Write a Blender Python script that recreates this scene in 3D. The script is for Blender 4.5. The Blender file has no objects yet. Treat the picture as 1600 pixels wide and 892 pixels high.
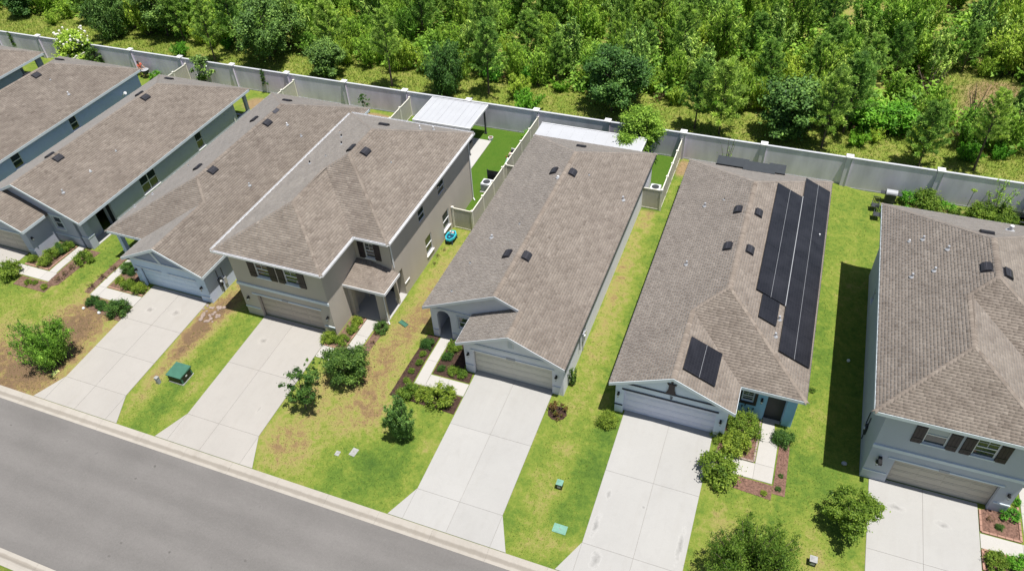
import bpy, math, random
import numpy as np
from mathutils import Vector, Matrix
SC = bpy.context.scene
COL = SC.collection
# ------------------------------------------------------------------ camera
H = 34.0
cam = bpy.data.cameras.new("camera")
cam_o = bpy.data.objects.new("camera", cam)
COL.objects.link(cam_o)
right = Vector((0.93447312, 0.353116, -0.04548709))
down = Vector((0.20733047, -0.64357881, -0.73676346))
fwd = Vector((-0.2894375, 0.67905479, -0.6746188))
R3 = Matrix((right, -down, -fwd)).transposed()
cam_o.matrix_world = Matrix.Translation((0, 0, H)) @ R3.to_4x4()
cam.sensor_width = 36.0
cam.sensor_fit = 'HORIZONTAL'
cam.lens = 1177.8 / 1600 * 36.0
cam.clip_start = 0.5
cam.clip_end = 3000
SC.camera = cam_o
# ------------------------------------------------------------------ light
SUN_DIR = Vector((0.21, -0.065, 1.0)).normalized()
el = math.asin(SUN_DIR.z)
az = math.atan2(SUN_DIR.x, SUN_DIR.y)
w = bpy.data.worlds.new("World")
SC.world = w
w.use_nodes = True
nt = w.node_tree
nt.nodes.clear()
sky = nt.nodes.new("ShaderNodeTexSky")
sky.sky_type = 'NISHITA'
sky.sun_disc = False
sky.sun_elevation = el
sky.sun_rotation = az
bg = nt.nodes.new("ShaderNodeBackground")
bg.inputs[1].default_value = 0.066
wo = nt.nodes.new("ShaderNodeOutputWorld")
nt.links.new(sky.outputs[0], bg.inputs[0])
nt.links.new(bg.outputs[0], wo.inputs[0])
sun = bpy.data.lights.new("sun", 'SUN')
sun.energy = 5.0
sun.angle = math.radians(0.5)
sun.color = (1.0, 0.965, 0.91)
sun_o = bpy.data.objects.new("sun", sun)
COL.objects.link(sun_o)
sun_o.location = (0, 0, 60)
sun_o.rotation_euler = SUN_DIR.to_track_quat('Z', 'Y').to_euler()
SC.view_settings.view_transform = 'Standard'
SC.view_settings.look = 'None'
SC.view_settings.gamma = 1.0
SC.view_settings.exposure = 0.42
SC.cycles.max_bounces = 6
SC.cycles.transparent_max_bounces = 8

random.seed(7)
rng = np.random.default_rng(11)

# ------------------------------------------------------------------ materials
def mat(name):
    m = bpy.data.materials.new(name)
    m.use_nodes = True
    t = m.node_tree
    b = t.nodes["Principled BSDF"]
    return m, t, b

def N(t, kind, **kw):
    n = t.nodes.new(kind)
    for k, v in kw.items():
        if k.startswith('i_'):
            n.inputs[int(k[2:])].default_value = v
        else:
            setattr(n, k, v)
    return n

def obj_co(t, scale=(1, 1, 1), world=True):
    if world:
        g = N(t, "ShaderNodeNewGeometry")
        src = g.outputs["Position"]
    else:
        g = N(t, "ShaderNodeTexCoord")
        src = g.outputs["Object"]
    mp = N(t, "ShaderNodeMapping")
    mp.inputs["Scale"].default_value = scale
    t.links.new(src, mp.inputs[0])
    return mp.outputs[0]

def noise(t, co, scale, detail=4, rough=0.55, dist=0.0):
    n = N(t, "ShaderNodeTexNoise")
    n.inputs["Scale"].default_value = scale
    n.inputs["Detail"].default_value = detail
    n.inputs["Roughness"].default_value = rough
    n.inputs["Distortion"].default_value = dist
    t.links.new(co, n.inputs["Vector"])
    return n.outputs["Fac"]

def ramp(t, fac, stops):
    r = N(t, "ShaderNodeValToRGB")
    e = r.color_ramp.elements
    while len(e) > 1:
        e.remove(e[-1])
    e[0].position = stops[0][0]
    e[0].color = (*stops[0][1], 1) if len(stops[0][1]) == 3 else stops[0][1]
    for p, c in stops[1:]:
        x = e.new(p)
        x.color = (*c, 1)
    t.links.new(fac, r.inputs[0])
    return r.outputs[0]

def mixc(t, fac, a, b, blend='MIX'):
    m = N(t, "ShaderNodeMix", data_type='RGBA', blend_type=blend)
    for sock, v in ((m.inputs[0], fac), (m.inputs[6], a), (m.inputs[7], b)):
        if isinstance(v, (int, float)):
            sock.default_value = v
        elif isinstance(v, tuple):
            sock.default_value = (*v, 1)
        else:
            t.links.new(v, sock)
    return m.outputs[2]

def bump(t, b, h, strength=0.3, dist=0.02):
    n = N(t, "ShaderNodeBump")
    n.inputs["Strength"].default_value = strength
    n.inputs["Distance"].default_value = dist
    t.links.new(h, n.inputs["Height"])
    t.links.new(n.outputs[0], b.inputs["Normal"])

def m_plain(name, c, rough=0.7, var=0.12, scale=3.0, fine=40.0, bs=0.15, metal=0.0, spec=0.3, streak=False):
    m, t, b = mat(name)
    co = obj_co(t)
    co2 = obj_co(t, (1, 1, 0.25)) if streak else co
    n1 = noise(t, co2, scale, 5)
    n2 = noise(t, co, fine, 2)
    lo = tuple(x * (1 - var) for x in c)
    hi = tuple(min(1, x * (1 + var * 0.6)) for x in c)
    col = ramp(t, n1, [(0.3, lo), (0.7, hi)])
    col = mixc(t, 0.12, col, ramp(t, n2, [(0.3, tuple(x * .6 for x in c)), (0.7, tuple(min(1, x * 1.3) for x in c))]))
    t.links.new(col, b.inputs["Base Color"])
    b.inputs["Roughness"].default_value = rough
    b.inputs["Metallic"].default_value = metal
    b.inputs["Specular IOR Level"].default_value = spec
    if bs:
        bump(t, b, n2, bs, 0.01)
    return m

def m_stucco(name, c):
    return m_plain(name, c, 0.9, 0.07, 0.7, 55.0, 0.35, spec=0.15, streak=True)

def m_shingle():
    m, t, b = mat("asphalt_shingle")
    a = N(t, "ShaderNodeAttribute", attribute_name="tone")
    co = obj_co(t)
    big = noise(t, co, 0.45, 3)
    fine = noise(t, co, 60.0, 2)
    col = ramp(t, a.outputs["Fac"], [(0.0, (0.142, 0.119, 0.102)), (0.4, (0.188, 0.162, 0.141)), (0.6, (0.212, 0.184, 0.161)), (1.0, (0.260, 0.229, 0.202))])
    col = mixc(t, 0.5, col, ramp(t, big, [(0.3, (0.42, 0.40, 0.38)), (0.7, (0.57, 0.56, 0.54))]), 'OVERLAY')
    col = mixc(t, 0.35, col, ramp(t, fine, [(0.3, (0.3, 0.3, 0.3)), (0.7, (0.7, 0.7, 0.7))]), 'OVERLAY')
    st = noise(t, obj_co(t, (1.0, 1.0, 4.0)), 1.4, 5, 0.65, 0.8)
    col = mixc(t, 0.45, col, ramp(t, st, [(0.32, (0.40, 0.385, 0.37)), (0.68, (0.58, 0.58, 0.57))]), 'OVERLAY')
    oi = N(t, "ShaderNodeObjectInfo")
    col = mixc(t, 1.0, col, ramp(t, oi.outputs["Random"], [(0, (0.90, 0.89, 0.88)), (1, (1.06, 1.04, 1.02))]), 'MULTIPLY')
    t.links.new(col, b.inputs["Base Color"])
    b.inputs["Roughness"].default_value = 0.95
    b.inputs["Specular IOR Level"].default_value = 0.3
    b.inputs["Sheen Weight"].default_value = 0.17
    b.inputs["Sheen Roughness"].default_value = 0.6
    bump(t, b, fine, 0.4, 0.01)
    return m

def spots(t, co, col, pts, dark, amt=0.8, wob=0.5, sc=2.5):
    """stains with places of their own: (x, y, rx, ry)"""
    nz = noise(t, co, sc, 6, 0.75, 0.5)
    tot = None
    for x, y, rx, ry in pts:
        mp = N(t, "ShaderNodeMapping"); mp.vector_type = 'POINT'
        mp.inputs["Location"].default_value = (-x / rx, -y / ry, 0); mp.inputs["Scale"].default_value = (1 / rx, 1 / ry, 0)
        t.links.new(co, mp.inputs[0])
        ln = N(t, "ShaderNodeVectorMath", operation='LENGTH'); t.links.new(mp.outputs[0], ln.inputs[0])
        v = ln.outputs["Value"]
        if tot is None: tot = v
        else:
            mn = N(t, "ShaderNodeMath", operation='MINIMUM'); t.links.new(tot, mn.inputs[0]); t.links.new(v, mn.inputs[1]); tot = mn.outputs[0]
    a = N(t, "ShaderNodeMath", operation='MULTIPLY_ADD'); t.links.new(nz, a.inputs[0]); a.inputs[1].default_value = wob * 2.4; t.links.new(tot, a.inputs[2])
    return mixc(t, ramp(t, a.outputs[0], [(0.55, (amt,) * 3), (1.0, (amt * .25,) * 3), (1.0 if False else 0.999, (0, 0, 0))]), col, dark)

def m_concrete(name, c, stain=0.25, gutter=(), marks=()):
    m, t, b = mat(name)
    co = obj_co(t)
    n1 = noise(t, co, 0.35, 6, 0.6)
    n2 = noise(t, co, 1.6, 6, 0.7, 0.6)
    n3 = noise(t, co, 45, 2)
    oi = N(t, "ShaderNodeObjectInfo")
    col = ramp(t, n1, [(0.3, tuple(x * .93 for x in c)), (0.7, c)])
    col = mixc(t, ramp(t, n2, [(0.50, (0, 0, 0)), (0.82, (stain,) * 3)]), col, tuple(x * .62 for x in c))
    n4 = noise(t, obj_co(t, (2.2, 0.35, 1)), 1.1, 5, 0.6, 0.4)
    col = mixc(t, ramp(t, n4, [(0.50, (0, 0, 0)), (0.85, (stain * .8,) * 3)]), col, (c[0] * .66, c[1] * .60, c[2] * .52))
    n5 = noise(t, obj_co(t, (1, 1, 1)), 0.9, 7, 0.75, 1.8)
    col = mixc(t, ramp(t, n5, [(0.70, (0, 0, 0)), (0.80, (stain * .9,) * 3)]), col, tuple(x * .6 for x in c))
    col = mixc(t, 0.25, col, ramp(t, n3, [(0.25, (.35,) * 3), (0.75, (.65,) * 3)]), 'OVERLAY')
    if marks: col = spots(t, co, col, marks, tuple(x * .45 for x in c), .75)
    if gutter:                                  # grime that water leaves along the gutter line
        sp = N(t, "ShaderNodeSeparateXYZ"); t.links.new(co, sp.inputs[0])
        for gy in gutter:
            d1 = N(t, "ShaderNodeMath", operation='SUBTRACT'); t.links.new(sp.outputs[1], d1.inputs[0]); d1.inputs[1].default_value = gy
            d2 = N(t, "ShaderNodeMath", operation='ABSOLUTE'); t.links.new(d1.outputs[0], d2.inputs[0])
            d3 = N(t, "ShaderNodeMath", operation='MULTIPLY_ADD'); t.links.new(n2, d3.inputs[0]); d3.inputs[1].default_value = -0.14; t.links.new(d2.outputs[0], d3.inputs[2])
            col = mixc(t, ramp(t, d3.outputs[0], [(0.0, (.55,) * 3), (0.07, (0, 0, 0))]), col, (0.19, 0.165, 0.135))
    r = ramp(t, oi.outputs["Random"], [(0, (.94, .94, .94)), (1, (1, 1, 1))])
    col = mixc(t, 1.0, col, r, 'MULTIPLY')
    t.links.new(col, b.inputs["Base Color"])
    b.inputs["Roughness"].default_value = 0.85
    b.inputs["Specular IOR Level"].default_value = 0.25
    bump(t, b, n3, 0.2, 0.005)
    return m

def m_asphalt():
    m, t, b = mat("asphalt")
    co = obj_co(t)
    n1 = noise(t, co, 0.25, 5, 0.6)
    n2 = noise(t, obj_co(t, (0.25, 1.4, 1)), 1.2, 5, 0.65)
    n3 = noise(t, co, 70, 3, 0.7)
    n4 = noise(t, co, 2.3, 4, 0.5, 1.0)
    c = (0.184, 0.174, 0.165)
    col = ramp(t, n1, [(0.3, tuple(x * .88 for x in c)), (0.7, tuple(x * 1.07 for x in c))])
    col = mixc(t, 0.35, col, ramp(t, n2, [(0.3, (.42,) * 3), (0.7, (.56,) * 3)]), 'OVERLAY')
    col = mixc(t, ramp(t, n4, [(0.70, (0, 0, 0)), (0.78, (.45,) * 3)]), col, (0.09, 0.086, 0.083))
    col = mixc(t, 0.5, col, ramp(t, n3, [(0.2, (.22,) * 3), (0.8, (.78,) * 3)]), 'OVERLAY')
    n6 = noise(t, obj_co(t, (1, 1, 1)), 9.0, 6, 0.75, 0.5)
    col = mixc(t, 0.40, col, ramp(t, n6, [(0.3, (.38,) * 3), (0.7, (.60,) * 3)]), 'OVERLAY')
    n7 = noise(t, obj_co(t, (1, 1, 1)), 0.8, 8, 0.8, 2.5)
    col = mixc(t, ramp(t, n7, [(0.655, (0, 0, 0)), (0.70, (.55,) * 3)]), col, (0.085, 0.078, 0.072))
    col = spots(t, co, col, [(*p, .38, .30) for p in ((-28.9, 13.9), (-28.4, 14.9), (-34.5, 14.6), (-21.4, 14.7), (-26.9, 10.6), (-27.0, 9.8), (-20.3, 11.9), (-38.6, 14.4), (-16.2, 12.4), (-24.2, 11.0))], (0.075, 0.070, 0.066), .8, .5, 6.0)
    # faint wheel tracks along the street
    sp = N(t, "ShaderNodeSeparateXYZ"); t.links.new(co, sp.inputs[0])
    sn = N(t, "ShaderNodeMath", operation='SINE'); ml = N(t, "ShaderNodeMath", operation='MULTIPLY'); t.links.new(sp.outputs[1], ml.inputs[0]); ml.inputs[1].default_value = 3.6
    t.links.new(ml.outputs[0], sn.inputs[0])
    mr = N(t, "ShaderNodeMapRange"); t.links.new(sn.outputs[0], mr.inputs[0]); mr.inputs[1].default_value = -1; mr.inputs[3].default_value = .47; mr.inputs[4].default_value = .53
    col = mixc(t, 0.8, col, mr.outputs[0], 'OVERLAY')
    t.links.new(col, b.inputs["Base Color"])
    b.inputs["Roughness"].default_value = 0.9
    b.inputs["Specular IOR Level"].default_value = 0.2
    bump(t, b, n3, 0.5, 0.01)
    return m

def m_ground():
    m, t, b = mat("lawn_ground")
    co = obj_co(t)
    at = lambda n: N(t, "ShaderNodeAttribute", attribute_name=n).outputs["Fac"]
    dry0, dirt, turf, lush = at("dry"), at("dirt"), at("turf"), at("lush")
    n1 = noise(t, co, 0.75, 6, 0.7, 0.5)
    n2 = noise(t, co, 3.4, 7, 0.8, 0.5)
    n3 = noise(t, co, 20.0, 4, 0.75)
    # green to yellow by noise and dryness
    nd = noise(t, co, 1.7, 6, 0.75, 0.8)
    q1 = N(t, "ShaderNodeMath", operation='MULTIPLY_ADD'); t.links.new(nd, q1.inputs[0]); q1.inputs[1].default_value = 3.0; q1.inputs[2].default_value = -0.50; q1.use_clamp = False
    q2 = N(t, "ShaderNodeMath", operation='MULTIPLY'); t.links.new(q1.outputs[0], q2.inputs[0]); t.links.new(dry0, q2.inputs[1])
    dry = q2.outputs[0]
    mm = N(t, "ShaderNodeMath", operation='MULTIPLY_ADD'); t.links.new(n2, mm.inputs[0]); mm.inputs[1].default_value = 1.05; t.links.new(dry, mm.inputs[2])
    m2 = N(t, "ShaderNodeMath", operation='MULTIPLY_ADD'); t.links.new(n1, m2.inputs[0]); m2.inputs[1].default_value = 0.95; t.links.new(mm.outputs[0], m2.inputs[2])
    m3 = N(t, "ShaderNodeMath", operation='MULTIPLY_ADD'); t.links.new(lush, m3.inputs[0]); m3.inputs[1].default_value = -0.35; t.links.new(m2.outputs[0], m3.inputs[2])
    m4 = N(t, "ShaderNodeMath", operation='MULTIPLY_ADD'); t.links.new(m3.outputs[0], m4.inputs[0]); m4.inputs[1].default_value = 0.55; m4.inputs[2].default_value = -0.15
    col = ramp(t, m4.outputs[0], [(0.18, (0.058, 0.112, 0.020)), (0.32, (0.105, 0.170, 0.026)), (0.45, (0.180, 0.225, 0.038)), (0.58, (0.270, 0.245, 0.080)), (0.72, (0.235, 0.160, 0.078)), (0.9, (0.170, 0.112, 0.066))])
    sand = ramp(t, n2, [(0.3, (0.20, 0.135, 0.07)), (0.7, (0.33, 0.24, 0.13))])
    dm = N(t, "ShaderNodeMath", operation='MULTIPLY_ADD'); t.links.new(n3, dm.inputs[0]); dm.inputs[1].default_value = 0.8; t.links.new(dirt, dm.inputs[2])
    col = mixc(t, ramp(t, dm.outputs[0], [(0.75, (0, 0, 0)), (1.1 if False else 1.0, (1, 1, 1))]), col, sand)
    col = mixc(t, turf, col, ramp(t, n3, [(0.3, (0.038, 0.095, 0.010)), (0.7, (0.070, 0.150, 0.016))]))
    col = mixc(t, 0.55, col, ramp(t, n3, [(0.25, (.27,) * 3), (0.75, (.73,) * 3)]), 'OVERLAY')
    t.links.new(col, b.inputs["Base Color"])
    b.inputs["Roughness"].default_value = 0.95
    b.inputs["Specular IOR Level"].default_value = 0.1
    bump(t, b, n3, 0.8, 0.06)
    return m

def m_leaf(name, dark, mid, light, trans=0.5):
    m, t, b = mat(name)
    a = N(t, "ShaderNodeAttribute", attribute_name="tone")
    oi = N(t, "ShaderNodeObjectInfo")
    col = ramp(t, a.outputs["Fac"], [(0.0, dark), (0.5, mid), (1.0, light)])
    hs = N(t, "ShaderNodeHueSaturation")
    mr = N(t, "ShaderNodeMapRange"); t.links.new(oi.outputs["Random"], mr.inputs[0]); mr.inputs[3].default_value = 0.480; mr.inputs[4].default_value = 0.515
    mv = N(t, "ShaderNodeMapRange"); t.links.new(oi.outputs["Random"], mv.inputs[0]); mv.inputs[3].default_value = 1.28; mv.inputs[4].default_value = 0.84
    t.links.new(mr.outputs[0], hs.inputs["Hue"]); t.links.new(mv.outputs[0], hs.inputs["Value"])
    t.links.new(col, hs.inputs["Color"])
    t.links.new(hs.outputs[0], b.inputs["Base Color"])
    b.inputs["Roughness"].default_value = 0.55
    b.inputs["Specular IOR Level"].default_value = 0.25
    tr = N(t, "ShaderNodeBsdfTranslucent")
    t.links.new(hs.outputs[0], tr.inputs[0])
    mx = N(t, "ShaderNodeMixShader"); mx.inputs[0].default_value = trans
    out = t.nodes["Material Output"]
    t.links.new(b.outputs[0], mx.inputs[1]); t.links.new(tr.outputs[0], mx.inputs[2])
    t.links.new(mx.outputs[0], out.inputs[0])
    return m

M = {}
M['shingle'] = m_shingle()
M['drive'] = m_concrete("driveway_concrete", (0.408, 0.385, 0.354), 0.2, (), ((-36.8, 24.6, .9, .8), (-34.9, 24.9, 1.0, .9), (-27.8, 24.6, .9, .7), (-25.0, 20.0, .25, 1.0)))
M['drive2'] = m_concrete("pale_driveway_concrete", (0.412, 0.403, 0.385), 0.2, (), ((-4.5, 19.3, .45, 1.6), (-4.35, 21.2, .35, 1.0), (-4.0, 17.6, .7, 1.2), (-.35, 19.6, .4, 2.4), (9.2, 25.1, 1.1, .55), (11.4, 24.8, .9, .55), (-2.5, 21.0, .25, .25)))
M['walk'] = m_concrete("walkway_concrete", (0.43, 0.412, 0.385), 0.15)
M['curb'] = m_concrete("curb_concrete", (0.385, 0.355, 0.312), 0.35, (16.06, 8.0))
M['joint'] = m_plain("joint_filler", (0.22, 0.205, 0.185))
M['asphalt'] = m_asphalt()
M['ground'] = m_ground()
M['mulch'] = m_plain("dark_mulch", (0.060, 0.034, 0.025), 0.95, 0.5, 8, 30, 0.9)
M['bark'] = m_plain("bark_chips", (0.185, 0.105, 0.078), 0.95, 0.5, 9, 35, 0.9)
M['brownsoil'] = m_plain("brown_mulch", (0.17, 0.105, 0.075), 0.95, 0.4, 8, 30, 0.9)
M['edging'] = m_plain("edging_block", (0.34, 0.20, 0.15), 0.9, 0.2)
M['white'] = m_plain("white_paint", (0.70, 0.70, 0.71), 0.5, 0.04)
M['trimgrey'] = m_plain("pale_grey_trim", (0.55, 0.57, 0.60), 0.6, 0.05)
M['trimblue'] = m_plain("pale_blue_trim", (0.60, 0.66, 0.70), 0.6, 0.05)
M['trimdark'] = m_plain("dark_blue_trim", (0.035, 0.04, 0.055), 0.6, 0.05)
M['w_taupe'] = m_stucco("taupe_stucco", (0.49, 0.44, 0.38))
M['w_grey'] = m_stucco("light_grey_stucco", (0.7, 0.695, 0.74))
M['w_blue'] = m_stucco("powder_blue_stucco", (0.66, 0.73, 0.84))
M['w_blue_shade'] = m_stucco("shaded_blue_stucco", (0.27, 0.5, 0.68))  # powder blue wall with the tint of its shade in the colour
M['w_green'] = m_stucco("seafoam_stucco", (0.55, 0.61, 0.74))
M['w_bluegarage'] = m_stucco("dusty_blue_stucco", (0.56, 0.68, 0.82))
M['w_sage'] = m_stucco("sage_grey_stucco", (0.45, 0.475, 0.55))
M['w_navy'] = m_stucco("slate_blue_stucco", (0.48, 0.57, 0.92))
M['w_slate'] = m_stucco("slate_stucco", (0.32, 0.37, 0.48))
M['w_steel'] = m_stucco("steel_grey_stucco", (0.45, 0.48, 0.54))
M['g_taupe'] = m_plain("taupe_door_paint", (0.46, 0.4, 0.33), 0.6, 0.05)
M['g_cream'] = m_plain("cream_door_paint", (0.62, 0.585, 0.50), 0.6, 0.04)
M['g_tan'] = m_plain("tan_door_paint", (0.48, 0.44, 0.37), 0.6, 0.05)
M['g_lav'] = m_plain("pale_lavender_door_paint", (0.66, 0.68, 0.78), 0.6, 0.04)
M['g_blue'] = m_plain("pale_blue_door_paint", (0.62, 0.74, 0.86), 0.6, 0.04)
M['shutter'] = m_plain("dark_brown_shutter", (0.032, 0.024, 0.028), 0.5, 0.1)
M['black'] = m_plain("black_metal", (0.02, 0.02, 0.022), 0.4, 0.1, bs=0)
M['vent'] = m_plain("black_roof_vent", (0.028, 0.028, 0.034), 0.5, 0.2, bs=0)
M['ventrib'] = m_plain("vent_rib", (0.055, 0.055, 0.065), 0.5, 0.2, bs=0)
M['pipe'] = m_plain("grey_pipe", (0.35, 0.36, 0.38), 0.5, 0.1, bs=0)
M['alu'] = m_plain("galvanised_metal", (0.55, 0.56, 0.58), 0.35, 0.1, metal=0.4, bs=0)
M['glass'] = m_plain("window_glass", (0.028, 0.040, 0.042), 0.05, 0.3, 1.5, bs=0, spec=0.9)
M['blind'] = m_plain("window_with_blind", (0.30, 0.36, 0.37), 0.12, 0.05, bs=0, spec=0.8)
M['door'] = m_plain("dark_entry_door", (0.03, 0.035, 0.04), 0.5, 0.1, bs=0)
def m_solar():
    m, t, b = mat("solar_glass")
    br = N(t, "ShaderNodeTexBrick"); br.offset = 0.0
    t.links.new(obj_co(t), br.inputs["Vector"])
    br.inputs["Scale"].default_value = 1.0; br.inputs["Brick Width"].default_value = 0.15; br.inputs["Row Height"].default_value = 0.17; br.inputs["Mortar Size"].default_value = 0.006
    br.inputs["Color1"].default_value = (0.010, 0.010, 0.013, 1); br.inputs["Color2"].default_value = (0.014, 0.014, 0.018, 1); br.inputs["Mortar"].default_value = (0.030, 0.030, 0.034, 1)
    n_ = noise(t, obj_co(t), 0.7, 3)
    col = mixc(t, ramp(t, n_, [(0.4, (0, 0, 0)), (0.7, (.25,) * 3)]), br.outputs["Color"], (0.05, 0.05, 0.06))
    t.links.new(col, b.inputs["Base Color"]); b.inputs["Roughness"].default_value = 0.35; b.inputs["Specular IOR Level"].default_value = 0.32
    return m
M['solar'] = m_solar()
M['lid'] = m_plain("meter_lid_plastic", (0.33, 0.33, 0.32), 0.7, 0.2, 6)
M['fence'] = m_plain("khaki_vinyl", (0.46, 0.44, 0.38), 0.6, 0.05)
M['fencerail'] = m_plain("cream_vinyl", (0.72, 0.69, 0.60), 0.6, 0.05)
M['wallpanel'] = m_plain("precast_wall", (0.72, 0.665, 0.79), 0.9, 0.24, 0.9, 30, 0.4, streak=True)
M['walltrim'] = m_plain("precast_trim", (0.46, 0.47, 0.50), 0.8, 0.08)
M['trunk'] = m_plain("bark", (0.13, 0.10, 0.08), 0.95, 0.4, 6, 30, 0.6)
M['darkmetal'] = m_plain("charcoal_metal", (0.045, 0.05, 0.055), 0.5, 0.1, bs=0)
M['slab'] = m_concrete("patio_concrete", (0.44, 0.43, 0.41), 0.1)
M['patiowhite'] = m_plain("white_roof_panel", (0.42, 0.43, 0.45), 0.5, 0.06, 0.8)
M['boxgreen'] = m_plain("utility_green", (0.055, 0.15, 0.105), 0.45, 0.15, bs=0)
M['boxgreenl'] = m_plain("pale_utility_green", (0.16, 0.32, 0.25), 0.6, 0.15)
M['turq'] = m_plain("turquoise_plastic", (0.04, 0.42, 0.52), 0.4, 0.1, bs=0)
M['navyp'] = m_plain("navy_plastic", (0.02, 0.05, 0.10), 0.4, 0.1, bs=0)
M['red'] = m_plain("red_plastic", (0.45, 0.05, 0.04), 0.5, 0.1, bs=0)
M['pink'] = m_plain("pale_pink_plastic", (0.65, 0.48, 0.45), 0.5, 0.1, bs=0)
M['coral'] = m_plain("coral_cloth", (0.68, 0.16, 0.10), 0.9, 0.1, bs=0)
M['skin'] = m_plain("skin", (0.50, 0.29, 0.21), 0.6, 0.05, bs=0)
M['hair'] = m_plain("dark_hair", (0.04, 0.018, 0.014), 0.6, 0.2, bs=0)
M['denim'] = m_plain("grey_cloth", (0.12, 0.12, 0.14), 0.9, 0.1, bs=0)
M['limecover'] = m_plain("lime_cover", (0.62, 0.68, 0.22), 0.6, 0.1)
M['stone'] = m_plain("pale_stone", (0.30, 0.235, 0.20), 0.9, 0.35, 7)
M['yellowfl'] = m_plain("yellow_petals", (0.70, 0.60, 0.03), 0.7, 0.1, bs=0)
M['straw'] = m_plain("straw_yellow", (0.60, 0.50, 0.16), 0.8, 0.3, 8)
M['lampglass'] = m_plain("frosted_glass", (0.6, 0.62, 0.62), 0.2, 0.05, bs=0)
M['leaf_oak'] = m_leaf("oak_leaves", (0.044, 0.101, 0.026), (0.11, 0.226, 0.046), (0.242, 0.407, 0.083), .3)
M['leaf_mid'] = m_leaf("green_leaves", (0.084, 0.174, 0.026), (0.24, 0.444, 0.054), (0.504, 0.75, 0.108))
M['leaf_light'] = m_leaf("yellow_green_leaves", (0.112, 0.213, 0.022), (0.302, 0.47, 0.05), (0.56, 0.739, 0.112), .4)
M['leaf_pine'] = m_leaf("pine_needles", (0.081, 0.163, 0.043), (0.263, 0.45, 0.077), (0.562, 0.75, 0.163), .25)
M['leaf_shrub'] = m_leaf("shrub_leaves", (0.055, 0.115, 0.015), (0.165, 0.27, 0.03), (0.34, 0.46, 0.068))
M['leaf_dshrub'] = m_leaf("dark_shrub_leaves", (0.029, 0.077, 0.019), (0.072, 0.168, 0.032), (0.16, 0.296, 0.056))
M['leaf_vivid'] = m_leaf("vivid_green_leaves", (0.05, 0.165, 0.013), (0.121, 0.341, 0.024), (0.231, 0.506, 0.05), .4)
M['leaf_brown'] = m_leaf("dry_tuft_leaves", (0.090, 0.065, 0.030), (0.200, 0.150, 0.070), (0.320, 0.260, 0.120))
M['leaf_red'] = m_leaf("reddish_leaves", (0.110, 0.050, 0.025), (0.200, 0.120, 0.040), (0.140, 0.210, 0.040))
M['grass'] = m_leaf("grass_blades", (0.070, 0.120, 0.018), (0.145, 0.200, 0.032), (0.290, 0.290, 0.070), .3)
M['drygrass'] = m_leaf("meadow_grass", (0.080, 0.140, 0.020), (0.190, 0.270, 0.038), (0.380, 0.400, 0.100), .45)

# ------------------------------------------------------------------ helpers
def tag(o, label=None, cat=None, group=None, kind=None):
    if label: o['label'] = label
    if cat: o['category'] = cat
    if group: o['group'] = group
    if kind: o['kind'] = kind
    return o

def empty(name, loc, label=None, cat=None, group=None, kind=None):
    o = bpy.data.objects.new(name, None)
    o.empty_display_size = 0.3
    o.location = loc
    COL.objects.link(o)
    return tag(o, label, cat, group, kind)

def wloc(o):
    v = Vector((0, 0, 0))
    while o is not None:
        v += o.location
        o = o.parent
    return v

def link(name, me, parent=None, loc=(0, 0, 0)):
    o = bpy.data.objects.new(name, me)
    o.location = loc
    if parent is not None:
        o.parent = parent
    COL.objects.link(o)
    return o

def mesh_np(name, v, f, mt, tone=None, smooth=False):
    """v (n,3), f list or (m,k) array; tone per face."""
    me = bpy.data.meshes.new(name)
    v = np.asarray(v, dtype=np.float32)
    f = np.asarray(f, dtype=np.int32)
    m_, k_ = f.shape
    me.vertices.add(len(v)); me.vertices.foreach_set("co", v.ravel())
    me.loops.add(m_ * k_); me.loops.foreach_set("vertex_index", f.ravel())
    me.polygons.add(m_)
    me.polygons.foreach_set("loop_start", np.arange(0, m_ * k_, k_, dtype=np.int32))
    if tone is not None:
        a = me.attributes.new("tone", 'FLOAT', 'FACE')
        a.data.foreach_set("value", np.asarray(tone, dtype=np.float32))
    me.update(calc_edges=True)
    if mt is not None:
        me.materials.append(mt)
    return me

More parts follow.
